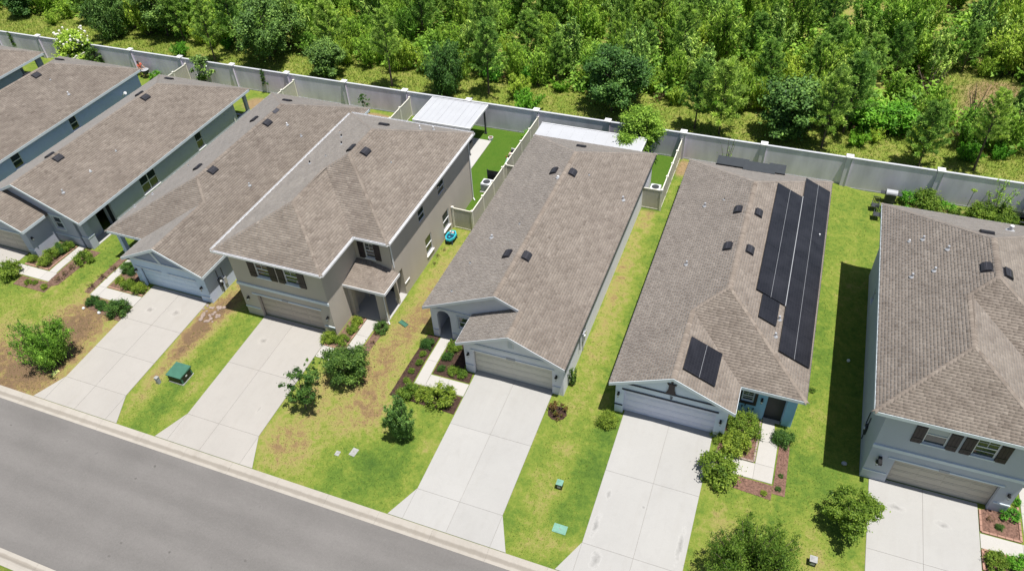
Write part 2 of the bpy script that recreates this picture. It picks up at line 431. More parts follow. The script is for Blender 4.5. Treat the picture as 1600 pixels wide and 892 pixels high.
class MB:
    def __init__(s):
        s.v = []; s.f = []
    def poly(s, pts, faces):
        b = len(s.v)
        s.v += [tuple(p) for p in pts]
        s.f += [tuple(b + i for i in fc) for fc in faces]
        return s
    def box(s, x0, x1, y0, y1, z0, z1):
        x0, x1 = sorted((x0, x1)); y0, y1 = sorted((y0, y1)); z0, z1 = sorted((z0, z1))
        return s.poly([(x0, y0, z0), (x1, y0, z0), (x1, y1, z0), (x0, y1, z0), (x0, y0, z1), (x1, y0, z1), (x1, y1, z1), (x0, y1, z1)],
                      [(3, 2, 1, 0), (4, 5, 6, 7), (0, 1, 5, 4), (1, 2, 6, 5), (2, 3, 7, 6), (3, 0, 4, 7)])
    def fr(s, a, t, n, o, a0, a1, t0, t1, n0, n1):
        """box in a frame given by unit vectors a,t,n and origin o"""
        P = lambda i, j, k: o + a * i + t * j + n * k
        return s.poly([P(a0, t0, n0), P(a1, t0, n0), P(a1, t1, n0), P(a0, t1, n0), P(a0, t0, n1), P(a1, t0, n1), P(a1, t1, n1), P(a0, t1, n1)],
                      [(3, 2, 1, 0), (4, 5, 6, 7), (0, 1, 5, 4), (1, 2, 6, 5), (2, 3, 7, 6), (3, 0, 4, 7)])
    def prism(s, pts, zb, zt):
        """pts list of (x,y); zb, zt callables or numbers"""
        n = len(pts)
        ar = sum(pts[i][0] * pts[(i + 1) % n][1] - pts[(i + 1) % n][0] * pts[i][1] for i in range(n))
        if ar < 0: pts = pts[::-1]
        fb = zb if callable(zb) else (lambda x, y: zb)
        ft = zt if callable(zt) else (lambda x, y: zt)
        v = [(x, y, fb(x, y)) for x, y in pts] + [(x, y, ft(x, y)) for x, y in pts]
        f = [tuple(range(n - 1, -1, -1)), tuple(range(n, 2 * n))] + [(i, (i + 1) % n, n + (i + 1) % n, n + i) for i in range(n)]
        return s.poly(v, f)
    def prism2(s, pts, zb, zt, ycut=26.2):
        """prism split where the ground changes slope"""
        ys = [p[1] for p in pts]
        if not (min(ys) < ycut - .02 and max(ys) > ycut + .02): return s.prism(pts, zb, zt)
        for sg in (1, -1):
            out = []
            n = len(pts)
            for i in range(n):
                a, b = pts[i], pts[(i + 1) % n]
                ia, ib = (a[1] - ycut) * sg >= 0, (b[1] - ycut) * sg >= 0
                if ia: out.append(a)
                if ia != ib:
                    f = (ycut - a[1]) / (b[1] - a[1]); out.append((a[0] + (b[0] - a[0]) * f, ycut))
            if len(out) > 2: s.prism(out, zb, zt)
        return s
    def tube(s, p0, p1, r0, r1=None, n=8, caps=True):
        r1 = r0 if r1 is None else r1
        p0, p1 = Vector(p0), Vector(p1)
        d = (p1 - p0).normalized()
        u = d.orthogonal().normalized(); w_ = d.cross(u)
        v = []
        for p, r in ((p0, r0), (p1, r1)):
            for i in range(n):
                a = 2 * math.pi * i / n
                v.append(p + (u * math.cos(a) + w_ * math.sin(a)) * r)
        f = [(i, (i + 1) % n, n + (i + 1) % n, n + i) for i in range(n)]
        if caps: f += [tuple(range(n - 1, -1, -1)), tuple(range(n, 2 * n))]
        return s.poly(v, f)
    def ball(s, c, rx, ry=None, rz=None, nu=10, nv=6):
        ry = ry or rx; rz = rz or rx
        v = [(c[0], c[1], c[2] - rz)]
        for j in range(1, nv):
            ph = -math.pi / 2 + math.pi * j / nv
            for i in range(nu):
                th = 2 * math.pi * i / nu
                v.append((c[0] + rx * math.cos(ph) * math.cos(th), c[1] + ry * math.cos(ph) * math.sin(th), c[2] + rz * math.sin(ph)))
        v.append((c[0], c[1], c[2] + rz))
        f = [(0, 1 + (i + 1) % nu, 1 + i) for i in range(nu)]
        for j in range(nv - 2):
            for i in range(nu):
                a = 1 + j * nu
                f.append((a + i, a + (i + 1) % nu, a + nu + (i + 1) % nu, a + nu + i))
        L = len(v) - 1; a = 1 + (nv - 2) * nu
        f += [(a + i, a + (i + 1) % nu, L) for i in range(nu)]
        return s.poly(v, f)
    def mesh(s, name, mt, off=(0, 0, 0), smooth=False):
        me = bpy.data.meshes.new(name)
        ox, oy, oz = off
        me.from_pydata([(x - ox, y - oy, z - oz) for x, y, z in s.v], [], s.f)
        me.materials.append(mt)
        if smooth:
            me.polygons.foreach_set("use_smooth", [True] * len(me.polygons))
        me.update()
        return me
    def build(s, name, mt, parent=None, label=None, cat=None, group=None, kind=None, smooth=False, origin=None):
        """vertices are world coordinates; the origin goes to the parent's origin or to `origin`"""
        if parent is not None:
            off = wloc(parent); loc = (0, 0, 0)
        else:
            if origin is None:
                xs = [p[0] for p in s.v]; ys = [p[1] for p in s.v]; zs = [p[2] for p in s.v]
                origin = ((min(xs) + max(xs)) / 2, (min(ys) + max(ys)) / 2, min(zs))
            off = origin; loc = origin
        o = link(name, s.mesh(name, mt, off, smooth), parent, loc)
        return tag(o, label, cat, group, kind)

def smooth01(t):
    t = np.clip(t, 0, 1)
    return t * t * (3 - 2 * t)

def gz(x, y):
    h0 = -0.3 * smooth01((x - 4.3) / 2.6)
    t = np.clip((26.2 - y) / 9.7, 0, 1)
    return h0 + (-0.485 - h0) * t
gzf = lambda x, y: float(gz(x, y))
# ------------------------------------------------------------------ ground sheet
def build_ground():
    xs = np.unique(np.concatenate([np.linspace(-900, -105, 14), np.arange(-104, 45, 0.45), np.linspace(46, 900, 14)]))
    ys = np.unique(np.concatenate([np.linspace(-700, 3, 12), [7.74, 7.80, 8.2, 16.0, 16.30, 16.50], np.arange(16.85, 62, 0.45), np.arange(62, 125, 1.2), np.linspace(126, 1500, 16)]))
    X, Y = np.meshgrid(xs, ys)
    Z = gz(X, Y)
    Z = np.where((Y < 16.4) & (Y > 7.79), -0.66, Z)
    Z = np.where(Y <= 7.79, -0.50, Z)
    beyond = np.clip((Y - 53.2) / 4, 0, 1)
    Z = Z + beyond * (0.10 * np.sin(X * 0.35) + 0.12 * np.sin(Y * 0.5 + X * 0.2))
    v = np.stack([X.ravel(), Y.ravel(), Z.ravel()], 1)
    nx, ny = len(xs), len(ys)
    i, j = np.meshgrid(np.arange(nx - 1), np.arange(ny - 1))
    a = (j * nx + i).ravel()
    f = np.stack([a, a + 1, a + nx + 1, a + nx], 1)
    me = mesh_np("ground", v, f, M['ground'])
    xx, yy = v[:, 0], v[:, 1]
    def blob(cx, cy, rx, ry, s):
        return s * np.exp(-((xx - cx) / rx) ** 2 - ((yy - cy) / ry) ** 2)
    dry = np.zeros(len(v))
    for b_ in [(-40.8, 21.0, 2.6, 4.2, 1.0), (-44.5, 19.0, 2.5, 2.0, .45), (-32.4, 24.8, .9, 2.2, .7), (-29.9, 20.5, .5, 3.0, .35), (-20.0, 24.0, 2.0, 3.0, .28), (-18.2, 21.5, 1.5, 1.5, .35), (-14.6, 20.0, .5, 3.0, .25), (-6.1, 26.5, .6, 1.5, .35), (1.4, 21.0, 1.0, 2.0, .25), (-6.0, 17.6, 1.2, .7, .3), (-19.0, 29.5, .8, 2.2, .35), (-8.0, 38.0, .45, 9.0, .35), (-41.0, 17.5, 3.0, 1.8, .6), (-32.6, 22.5, 0.7, 4.5, .6), (-24.0, 18.5, 3.2, 2.2, .0),
               (-22.2, 20.0, 1.8, 2.6, .32), (-19.6, 26.0, 1.6, 5.0, .22), (-19.6, 33.5, 1.0, 6.5, .30), (-21.8, 18.2, 2.0, 1.4, .28),
               (-7.2, 33.0, .7, 8.0, .28), (-7.3, 21.5, .8, 3.0, .25), (5.0, 29.0, .8, 2.5, .25), (6.0, 41, 1.6, 3, .16), (5.2, 22, .9, 2, .22), (6.4, 20.3, 1.0, 1.4, .3),
               (-45.4, 24.5, 1.2, 4.0, .18), (-7.6, 44.5, .5, 2, .25), (-19.2, 22.5, 1.6, 2, .1), (-31.7, 27.5, 1.0, 2.0, .4), (-22.6, 23.2, 1.0, 1.2, .3)]:
        dry += blob(*b_)
    lush = np.zeros(len(v))
    for b_ in [(-30.3, 21.5, .8, 4.0, .35), (-16.5, 20.0, 2.5, 2.2, .35), (-5.4, 28, .5, 6, .4), (-20.6, 22.0, 1.2, 1.2, .2), (4.6, 34, .9, 12, .3), (-43.5, 27.5, 1.3, 5.5, .35), (-5.6, 22, 1.2, 5, .55), (-6.6, 33, .7, 9, .45), (-17.0, 18.7, 3.2, 1.6, .45), (5.6, 38, 1.6, 5, .15), (5.3, 26, 1.3, 6, .35), (-30.6, 19, 1, 2, .4), (-43.5, 20.5, 1.8, 3, .35)]:
        lush += blob(*b_)
    dirt = np.zeros(len(v))
    for b_ in [(-33.6, 51.0, 2.2, 1.0, 0.9), (-35, 50.6, 1.6, 1.2, .8), (-44.3, 50.4, 1.1, 1.8, 1.0), (-46.5, 50.4, 1.4, 1.4, .8), (-69.6, 49.7, 1.1, 1.8, 1.0),
               (-6.6, 51.2, .7, 1.4, .95), (17.3, 70, 3.4, 4.0, .95), (12.6, 51.6, 4, 1, .5), (15, 66.5, 3.0, 1.4, .5), (-21, 58.3, 2, .8, .3), (-44, 53.6, 30, .4, .12), (9, 54.3, 10, .8, .28), (-6, 55.0, 5, .8, .30), (-28, 54.5, 3, .8, .30)]:
        dirt += blob(*b_)
    forest = np.clip((yy - 60) / 5, 0, 1) * (1 - np.exp(-((xx - 16.5) / 5) ** 2 - ((yy - 69) / 5) ** 2))
    meadow = np.clip((yy - 52.8) / 0.5, 0, 1)
    dry += meadow * 0.10 + forest * 0.15
    turf = ((xx > -31.0) & (xx < -19.2) & (yy > 38.9) & (yy < 52.5)) | ((xx > -19.2) & (xx < -7.1) & (yy > 45) & (yy < 52.5))
    turf = turf.astype(float) * 0.85
    for n_, a_ in (("dry", dry), ("dirt", dirt), ("turf", turf), ("lush", lush)):
        at = me.attributes.new(n_, 'FLOAT', 'POINT')
        at.data.foreach_set("value", a_.astype(np.float32))
    me.polygons.foreach_set("use_smooth", [True] * len(me.polygons))
    return tag(link("ground", me), "grass lawns and meadow ground around the houses", kind='structure')
build_ground()

# ------------------------------------------------------------------ road and curbs
MB().box(-160, 60, 8.28, 15.80, -0.75, -0.548).build("road", M['asphalt'], None, "smooth grey asphalt street in front of the houses", kind='structure', origin=(-30, 12, -0.75))
def curb_profile(sgn, y0):
    # distance from the lawn edge towards the road
    return [(y0 + sgn * d, z) for d, z in ((0, -0.80), (0, -0.484), (0.20, -0.480), (0.34, -0.515), (0.46, -0.572), (0.60, -0.560), (0.73, -0.543), (0.73, -0.80))]
def build_curb(sgn, y0, x0, x1, lab, step):
    root = empty("curb", ((x0 + x1) / 2, y0, -0.5), lab, kind='structure')
    base = None
    prof = curb_profile(sgn, y0)
    n = len(prof); L = step - 0.007
    v = [(0, y - y0, z + 0.5) for y, z in prof] + [(L, y - y0, z + 0.5) for y, z in prof]
    f = [tuple(range(n)), tuple(range(2 * n - 1, n - 1, -1))] + [(i, n + i, n + (i + 1) % n, (i + 1) % n) for i in range(n)]
    if sgn > 0: f = [q[::-1] for q in f]
    me = bpy.data.meshes.new("curb_segment"); me.from_pydata(v, [], f); me.materials.append(M['curb']); me.update()
    x = x0
    while x < x1:
        link("curb_segment", me, root, (x - (x0 + x1) / 2, 0, 0))
        x += step
    MB().box(x0, x1, y0, y0 + sgn * .7, -0.8, -0.60).build("joint_base", M['joint'], root)
build_curb(-1, 16.5, -100.6, 14, "pale rolled concrete curb and gutter along the front lawns", 3.05)
build_curb(1, 7.56, -60.6, 2, "pale concrete curb along the near side of the street", 3.05)

def slabs(name, label, pieces, mt, lift=0.03, gap=0.008, base=None, bmat='joint', thick=0.10, piece='slab'):
    """pieces: polygons; each becomes a slab child, shrunk by the joint"""
    allp = [p for pc in pieces for p in pc]
    cx = sum(p[0] for p in allp) / len(allp); cy = sum(p[1] for p in allp) / len(allp)
    root = empty(name, (cx, cy, gzf(cx, cy)), label, kind='structure')
    for pc in pieces:
        mx = sum(p[0] for p in pc) / len(pc); my = sum(p[1] for p in pc) / len(pc)
        q = [(p[0] + gap * (1 if p[0] < mx - .05 else -1 if p[0] > mx + .05 else 0), p[1] + gap * (1 if p[1] < my - .05 else -1 if p[1] > my + .05 else 0)) for p in pc]
        MB().prism2(q, lambda x, y: gzf(x, y) - thick, lambda x, y: gzf(x, y) + lift).build(piece, mt, root)
        MB().prism2(pc, lambda x, y: gzf(x, y) - thick - .02, lambda x, y: gzf(x, y) + lift - 0.014).build("joint", M[bmat], root)
    return root

def driveway(label, xl, xr, ctr, rows, ytop=26.62, flL=0.85, flR=0.85, mt='drive'):
    P = []
    ys = [ytop] + rows
    for a, b in zip(ys[:-1], ys[1:]):
        P.append([(xl, b), (ctr, b), (ctr, a), (xl, a)])
        P.append([(ctr, b), (xr, b), (xr, a), (ctr, a)])
    b = ys[-1]
    P.append([(xl, 16.515), (ctr, 16.515), (ctr, b), (xl, b)])
    P.append([(ctr, 16.515), (xr, 16.515), (xr, b), (ctr, b)])
    P.append([(xl - flL, 16.515), (xl, 16.515), (xl, b)])
    P.append([(xr, 16.515), (xr + flR, 16.515), (xr, b)])
    return slabs("driveway", label, P, M[mt])
driveway("pale concrete driveway of the seafoam house with arched garage gable", -38.15, -33.42, -35.78, [23.5, 20.9, 18.32])
driveway("pale concrete driveway of the taupe two-storey house", -28.92, -23.95, -26.68, [22.45, 18.4])
driveway("pale concrete driveway of the light grey house in the middle", -13.92, -9.1, -11.48, [22.6, 18.3], mt='drive2')
driveway("pale concrete driveway of the powder blue house with solar panels", -4.88, 0.02, -2.33, [22.46, 18.22], mt='drive2')
driveway("pale concrete driveway of the two-storey house at the right edge", 7.98, 13.0, 10.5, [22.42, 18.3], mt='drive2')
driveway("pale concrete driveway of the sage house at the left edge", -54.6, -49.7, -52.15, [22.5, 18.4])
driveway("pale concrete driveway of the slate blue house beyond the left edge", -67.0, -62.0, -64.5, [22.5, 18.4])
def walkway(label, pcs): return slabs("walkway", label, pcs, M['walk'], lift=0.028)
walkway("pale concrete walkway to the arched entry of the light grey house", [[(-17.12, 26.4), (-16.46, 26.4), (-16.46, 28.4), (-17.12, 28.4)], [(-17.12, 24.52), (-16.42, 24.52), (-16.46, 26.4), (-17.12, 26.4)],
    [(-16.42, 24.52), (-15.2, 24.52), (-15.2, 25.42), (-16.42, 25.42)], [(-15.2, 24.52), (-13.95, 24.52), (-13.95, 25.42), (-15.2, 25.42)]])
walkway("pale concrete walkway to the porch of the taupe two-storey house", [[(-22.36, 26.9), (-21.5, 26.9), (-21.5, 28.35), (-22.36, 28.35)], [(-22.36, 25.5), (-21.45, 25.5), (-21.5, 26.9), (-22.36, 26.9)], [(-22.5, 24.5), (-21.4, 24.5), (-21.45, 25.5), (-22.5, 25.5)], [(-23.93, 24.5), (-22.5, 24.5), (-22.5, 25.45), (-23.93, 25.45)]])
walkway("pale concrete walkway to the dark door of the powder blue house", [[(2.42, 26.8), (3.2, 26.8), (3.05, 28.2), (2.42, 28.2)], [(2.4, 25.3), (3.36, 25.3), (3.36, 26.8), (2.42, 26.8)], [(2.4, 24.33), (3.36, 24.33), (3.36, 25.3), (2.4, 25.3)], [(1.2, 24.33), (2.4, 24.33), (2.4, 25.28), (1.2, 25.28)], [(0.03, 24.33), (1.2, 24.33), (1.2, 25.28), (0.03, 25.28)]])
walkway("pale concrete walkway of the seafoam house between shrubs", [[(-41.3, 27.0), (-41.95, 27.0), (-41.95, 28.6), (-41.3, 28.6)], [(-41.95, 25.4), (-41.3, 25.4), (-41.3, 27.0), (-41.95, 27.0)], [(-41.95, 24.5), (-41.3, 24.5), (-41.3, 25.4), (-41.95, 25.4)], [(-41.3, 24.5), (-39.8, 24.5), (-39.8, 25.4), (-41.3, 25.4)], [(-39.8, 24.5), (-38.17, 24.5), (-38.17, 25.4), (-39.8, 25.4)]])
walkway("pale concrete walkway of the sage house at the left", [[(-46.6, 26.9), (-45.95, 26.9), (-45.95, 28.5), (-46.6, 28.5)], [(-46.6, 25.5), (-45.95, 25.5), (-45.95, 26.9), (-46.6, 26.9)], [(-46.7, 24.65), (-45.85, 24.65), (-45.85, 25.5), (-46.7, 25.5)], [(-48.3, 24.65), (-46.7, 24.65), (-46.7, 25.5), (-48.3, 25.5)], [(-49.69, 24.65), (-48.3, 24.65), (-48.3, 25.5), (-49.69, 25.5)]])
walkway("pale concrete walkway at the right edge beside the brick edged beds", [[(13.02, 24.15), (14.85, 24.15), (14.85, 24.95), (13.02, 24.95)], [(14.85, 24.15), (15.9, 24.15), (15.9, 24.95), (14.85, 24.95)], [(14.95, 24.97), (15.9, 24.97), (15.9, 27.2), (14.95, 27.2)], [(14.95, 27.2), (15.9, 27.2), (15.9, 29.6), (14.95, 29.6)]])

# ------------------------------------------------------------------ planting beds
def bed(label, poly, mt, chips=None, border=None, bmat='edging'):
    cx = sum(p[0] for p in poly) / len(poly); cy = sum(p[1] for p in poly) / len(poly)
    root = empty("planting_bed", (cx, cy, gzf(cx, cy)), label, kind='structure')
    # fine fan so that the surface is lumpy
    MB().prism2(poly, lambda x, y: gzf(x, y) - .05, lambda x, y: gzf(x, y) + .022).build("mulch", mt, root)
    xs = [p[0] for p in poly]; ys = [p[1] for p in poly]
    n = int((max(xs) - min(xs)) * (max(ys) - min(ys)) * 85)
    V = []; F = []; k = 0
    r = random.Random(int(abs(cx) * 100))
    def inside(x, y):
        c = False; m_ = len(poly)
        for i in range(m_):
            x0, y0 = poly[i]; x1, y1 = poly[(i + 1) % m_]
            if (y0 > y) != (y1 > y) and x < (x1 - x0) * (y - y0) / (y1 - y0) + x0: c = not c
        return c
    for _ in range(n):
        x = r.uniform(min(xs), max(xs)); y = r.uniform(min(ys), max(ys))
        if not inside(x, y): continue
        s = r.uniform(.02, .05); a = r.uniform(0, 6.28); z = gzf(x, y) + .03
        c_, s_ = math.cos(a), math.sin(a); h = r.uniform(.005, .035)
        V += [(x + c_ * s - s_ * s * .4, y + s_ * s + c_ * s * .4, z), (x - c_ * s - s_ * s * .4, y - s_ * s + c_ * s * .4, z + h), (x - c_ * s + s_ * s * .4, y - s_ * s - c_ * s * .4, z + h), (x + c_ * s + s_ * s * .4, y + s_ * s - c_ * s * .4, z)]
        F.append((k, k + 1, k + 2, k + 3)); k += 4
    if V:
        wl = wloc(root)
        me = mesh_np("wood_chips", np.array(V) - np.array(wl), F, mt)
        tag(link("wood_chips", me, root), kind='stuff')
    if border:
        Lb = 0.30
        for i in border:
            p0 = Vector((*poly[i], 0)); p1 = Vector((*poly[(i + 1) % len(poly)], 0))
            d = p1 - p0; n_ = max(1, int(d.length / Lb)); st = d.length / n_; d.normalize(); s_ = Vector((-d.y, d.x, 0))
            for q in range(n_):
                o = p0 + d * (q * st); o.z = gzf(o.x, o.y)
                MB().fr(d, s_, Vector((0, 0, 1)), o, .008, st - .008, -.05, .05, 0, .075).build("edging_block", M[bmat], root)
    return root
bed("dark mulch bed left of the walkway of the light grey house", [(-18.15, 23.3), (-17.2, 23.3), (-17.2, 28.35), (-18.0, 28.35)], M['mulch'])
bed("dark mulch bed between walkway and garage of the light grey house", [(-16.38, 25.5), (-13.98, 25.5), (-14.05, 26.2), (-14.75, 26.3), (-14.75, 28.4), (-16.38, 28.4)], M['mulch'])
bed("dark mulch bed under the hedge before the light grey house", [(-17.2, 23.3), (-13.98, 23.2), (-13.98, 24.45), (-17.2, 24.45)], M['mulch'])
bed("brown bed between porch walkway and garage of the taupe house", [(-24.0, 25.5), (-22.45, 25.5), (-22.42, 28.3), (-23.4, 28.3), (-23.4, 26.3), (-24.0, 26.3)], M['brownsoil'], border=[0, 1])
bed("brown bare bed right of the taupe house walkway", [(-21.38, 25.2), (-20.9, 25.2), (-20.75, 28.5), (-21.38, 28.5)], M['brownsoil'])
bed("reddish bark bed left of the powder blue house walkway", [(0.3, 25.35), (2.32, 25.35), (2.32, 28.2), (0.6, 28.2), (0.5, 26.3)], M['bark'], border=[0, 1], bmat='stone')
bed("reddish bark bed right of the powder blue house walkway", [(3.44, 23.8), (4.05, 23.8), (3.95, 27.6), (3.44, 27.6)], M['bark'])
bed("reddish bark strip in front of the powder blue house walkway", [(1.2, 23.55), (3.42, 23.4), (3.42, 24.25), (1.2, 24.25)], M['bark'])
bed("red bark bed with block edging beside the right edge garage", [(13.08, 25.05), (14.8, 25.05), (14.8, 27.0), (13.8, 26.6), (13.08, 26.3)], M['bark'], border=[0, 1, 4])
bed("red bark bed with block edging in front of the right edge walkway", [(13.08, 23.0), (15.5, 23.0), (15.5, 24.08), (13.08, 24.08)], M['bark'], border=[2, 3])
bed("brown edged bed in front of the seafoam house garage", [(-41.2, 25.5), (-38.2, 25.5), (-38.3, 26.3), (-39.1, 26.6), (-39.1, 28.4), (-41.2, 28.4)], M['brownsoil'], border=[0])
bed("brown strip left of the seafoam house walkway", [(-42.5, 24.6), (-42.05, 24.6), (-42.05, 28.4), (-42.6, 28.4)], M['brownsoil'])
bed("brown mulch under the clipped shrubs before the seafoam house", [(-41.5, 23.5), (-38.2, 23.1), (-38.2, 24.4), (-41.5, 24.4)], M['brownsoil'])
bed("brown edged bed under the shrubs of the sage house", [(-49.0, 25.6), (-46.75, 25.6), (-46.7, 28.3), (-48.3, 28.4), (-48.5, 26.5), (-49.0, 26.4)], M['brownsoil'], border=[0, 1])
bed("brown strip right of the sage house walkway", [(-45.85, 24.0), (-44.9, 24.6), (-44.5, 28.3), (-45.85, 28.3)], M['brownsoil'])
bed("brown strip in front of the sage house walkway", [(-48.2, 23.7), (-45.3, 23.7), (-45.3, 24.55), (-48.2, 24.55)], M['brownsoil'])
bed("round brown bed under the reddish croton shrub", [(-8.42 + .55 * math.cos(a), 25.1 + .5 * math.sin(a)) for a in [i * math.pi / 5 for i in range(10)]], M['mulch'])
# ------------------------------------------------------------------ roofs
S = 0.465
def shingle_mesh(slopes, ex=0.142):
    """slopes: list of (poly[(a,t)], fn(a,t,lift)->xyz).  Real overlapping tabs."""
    V = []; F = []; T = []
    for poly, fn in slopes:
        tmax = max(p[1] for p in poly)
        n = len(poly)
        def cut(t):
            xs = []
            for i in range(n):
                a0, t0 = poly[i]; a1, t1 = poly[(i + 1) % n]
                if (t0 <= t < t1) or (t1 <= t < t0):
                    xs.append(a0 + (a1 - a0) * (t - t0) / (t1 - t0))
            return (min(xs), max(xs)) if len(xs) >= 2 else None
        t = 0.0; row = 0; ph = rng.uniform(0, 6.28, 6)
        blot = lambda a, q: 0.14 * math.sin(a * 2.1 + ph[0] + 1.7 * math.sin(q * 3.1 + ph[1])) * math.sin(q * 4.3 + ph[2] + 1.2 * math.sin(a * 1.3 + ph[3])) + 0.07 * math.sin(a * 5.3 + q * 7.7 + ph[4])
        while t < tmax - 0.03:
            t1 = min(t + ex, tmax - 0.004)
            lo = cut(t + 1e-4); hi = cut(t1 - 1e-4)
            if lo is None: break
            if hi is None: hi = lo
            amin = min(lo[0], hi[0]); amax = max(lo[1], hi[1])
            ws = rng.uniform(0.13, 0.34, int((amax - amin) / 0.22) + 8)
            edges = amin - rng.uniform(0, .3) + np.concatenate([[0], np.cumsum(ws)])
            runs = rng.normal(0, 1, len(edges))
            for k in range(len(edges) - 1):
                e0, e1 = edges[k], edges[k + 1]
                if e0 > amax: break
                l0, l1 = min(max(e0, lo[0]), lo[1]), min(max(e1, lo[0]), lo[1])
                h0, h1 = min(max(e0, hi[0]), hi[1]), min(max(e1, hi[0]), hi[1])
                if (l1 - l0) < 0.01 and (h1 - h0) < 0.01: continue
                b = len(V)
                up = 0.030 + 0.009 * (k % 2)
                V += [fn(l0, t, up), fn(l1, t, up), fn(h1, t1, 0.016), fn(h0, t1, 0.016), fn(l0, t, 0.003), fn(l1, t, 0.003)]
                F += [(b, b + 1, b + 2, b + 3), (b + 4, b + 5, b + 1, b), (b + 4, b, b + 3, b + 3), (b + 5, b + 2, b + 1, b + 1)]
                tone = 0.5 + 0.13 * runs[k] + blot(e0, t)
                T += [tone] * 4
            t += ex; row += 1
    F2 = [f[:3] if f[2] == f[3] else f for f in F]
    return V, F2, T

def add_shingles(slopes, parent, name="shingles"):
    V, F, T = shingle_mesh(slopes)
    off = wloc(parent)
    me = bpy.data.meshes.new(name)
    v = np.asarray(V, dtype=np.float32) - np.array(off, dtype=np.float32)
    tot = [len(f) for f in F]
    li = np.concatenate([np.array(f) for f in F]).astype(np.int32)
    me.vertices.add(len(v)); me.vertices.foreach_set("co", v.ravel())
    me.loops.add(len(li)); me.loops.foreach_set("vertex_index", li)
    me.polygons.add(len(F))
    me.polygons.foreach_set("loop_start", np.concatenate([[0], np.cumsum(tot)[:-1]]).astype(np.int32))
    at = me.attributes.new("tone", 'FLOAT', 'FACE'); at.data.foreach_set("value", np.clip(T, 0, 1).astype(np.float32))
    me.materials.append(M['shingle']); me.update(calc_edges=True)
    return tag(link(name, me, parent), kind='stuff')

def caps(lines, parent):
    """ridge and hip cap shingles; lines: (p0,p1,side1,side2) with side vectors lying in the two slopes (per metre outwards)"""
    V = []; F = []; T = []
    for p0, p1, s1, s2 in lines:
        p0, p1 = Vector(p0), Vector(p1); d = p1 - p0; L = d.length; d.normalize()
        n = max(1, int(L / 0.21)); st = L / n
        for k in range(n):
            c0 = p0 + d * (k * st - .01); c1 = p0 + d * ((k + 1) * st + .02)
            a, b_ = Vector((0, 0, .062)), Vector((0, 0, .046))
            w_ = .155
            q = [c0 + a, c0 + Vector(s1) * w_ + a * .75, c1 + Vector(s1) * w_ + b_ * .6, c1 + b_, c1 + Vector(s2) * w_ + b_ * .6, c0 + Vector(s2) * w_ + a * .75, c0 + Vector(s1) * w_, c0, c0 + Vector(s2) * w_]
            b = len(V); V += q
            F += [(b, b + 1, b + 2, b + 3), (b, b + 3, b + 4, b + 5), (b + 1, b, b + 7, b + 6), (b, b + 5, b + 8, b + 7)]
            T += [min(1, max(0, .52 + .17 * rng.normal()))] * 4
    off = wloc(parent)
    me = mesh_np("ridge_caps", np.array([tuple(v) for v in V]) - np.array(off), F, M['shingle'], np.clip(T, 0, 1))
    return tag(link("ridge_caps", me, parent), kind='stuff')

class Roof:
    def __init__(s, x0, sg, W, g, yf, yw, yb, ez, kind, gable=True, slope=S):
        s.__dict__.update(dict(x0=x0, sg=sg, W=W, g=g, yf=yf, yw=yw, yb=yb, ez=ez, kind=kind, gable=gable, S=slope))
        X = s.X = lambda u: x0 + sg * u
        h = g / 2; w2 = W / 2; Z = lambda t: ez + slope * t
        nv = 1 / math.sqrt(1 + slope * slope)
        # frames: fn(a,t,lift)
        s.fL = lambda a, t, l: (X(t) - sg * l * slope * nv, a, Z(t) + l * nv)
        s.fR = lambda a, t, l: (X(W - t) + sg * l * slope * nv, a, Z(t) + l * nv)
        s.fG = lambda a, t, l: (X(g - t) + sg * l * slope * nv, a, Z(t) + l * nv)
        s.fF = lambda a, t, l: (X(a), yw + t - l * slope * nv, Z(t) + l * nv)
        s.fB = lambda a, t, l: (X(a), yb - t + l * slope * nv, Z(t) + l * nv)
        s.fH = lambda a, t, l: (X(a), yf + t - l * slope * nv, Z(t) + l * nv)
        M2 = yb - w2
        R1y = yf if gable else yf + h
        if kind == 'H':
            V_ = yw + h; M1 = yw + w2
            s.sl = [([(yf, 0), (yb, 0), (M2, w2), (M1, w2), (V_, h), (R1y, h)], s.fL),
                    ([(yf, 0), (yw, 0), (V_, h), (R1y, h)], s.fG),
                    ([(g, 0), (W, 0), (w2, w2), (h, h)], s.fF),
                    ([(yw, 0), (yb, 0), (M2, w2), (M1, w2)], s.fR),
                    ([(0, 0), (W, 0), (w2, w2)], s.fB)]
            if not gable: s.sl.append(([(0, 0), (g, 0), (h, h)], s.fH))
        else:
            s.sl = [([(yf, 0), (yb, 0), (M2, w2), (yw, w2), (yw, h), (yf, h)], s.fL),
                    ([(yf, 0), (yw + .30, 0), (yw + .30, h), (yf, h)], s.fG),
                    ([(yw, 0), (yb, 0), (M2, w2), (yw, w2)], s.fR),
                    ([(0, 0), (W, 0), (w2, w2)], s.fB)]
    def z_at(s, slope, t): return s.ez + s.S * t

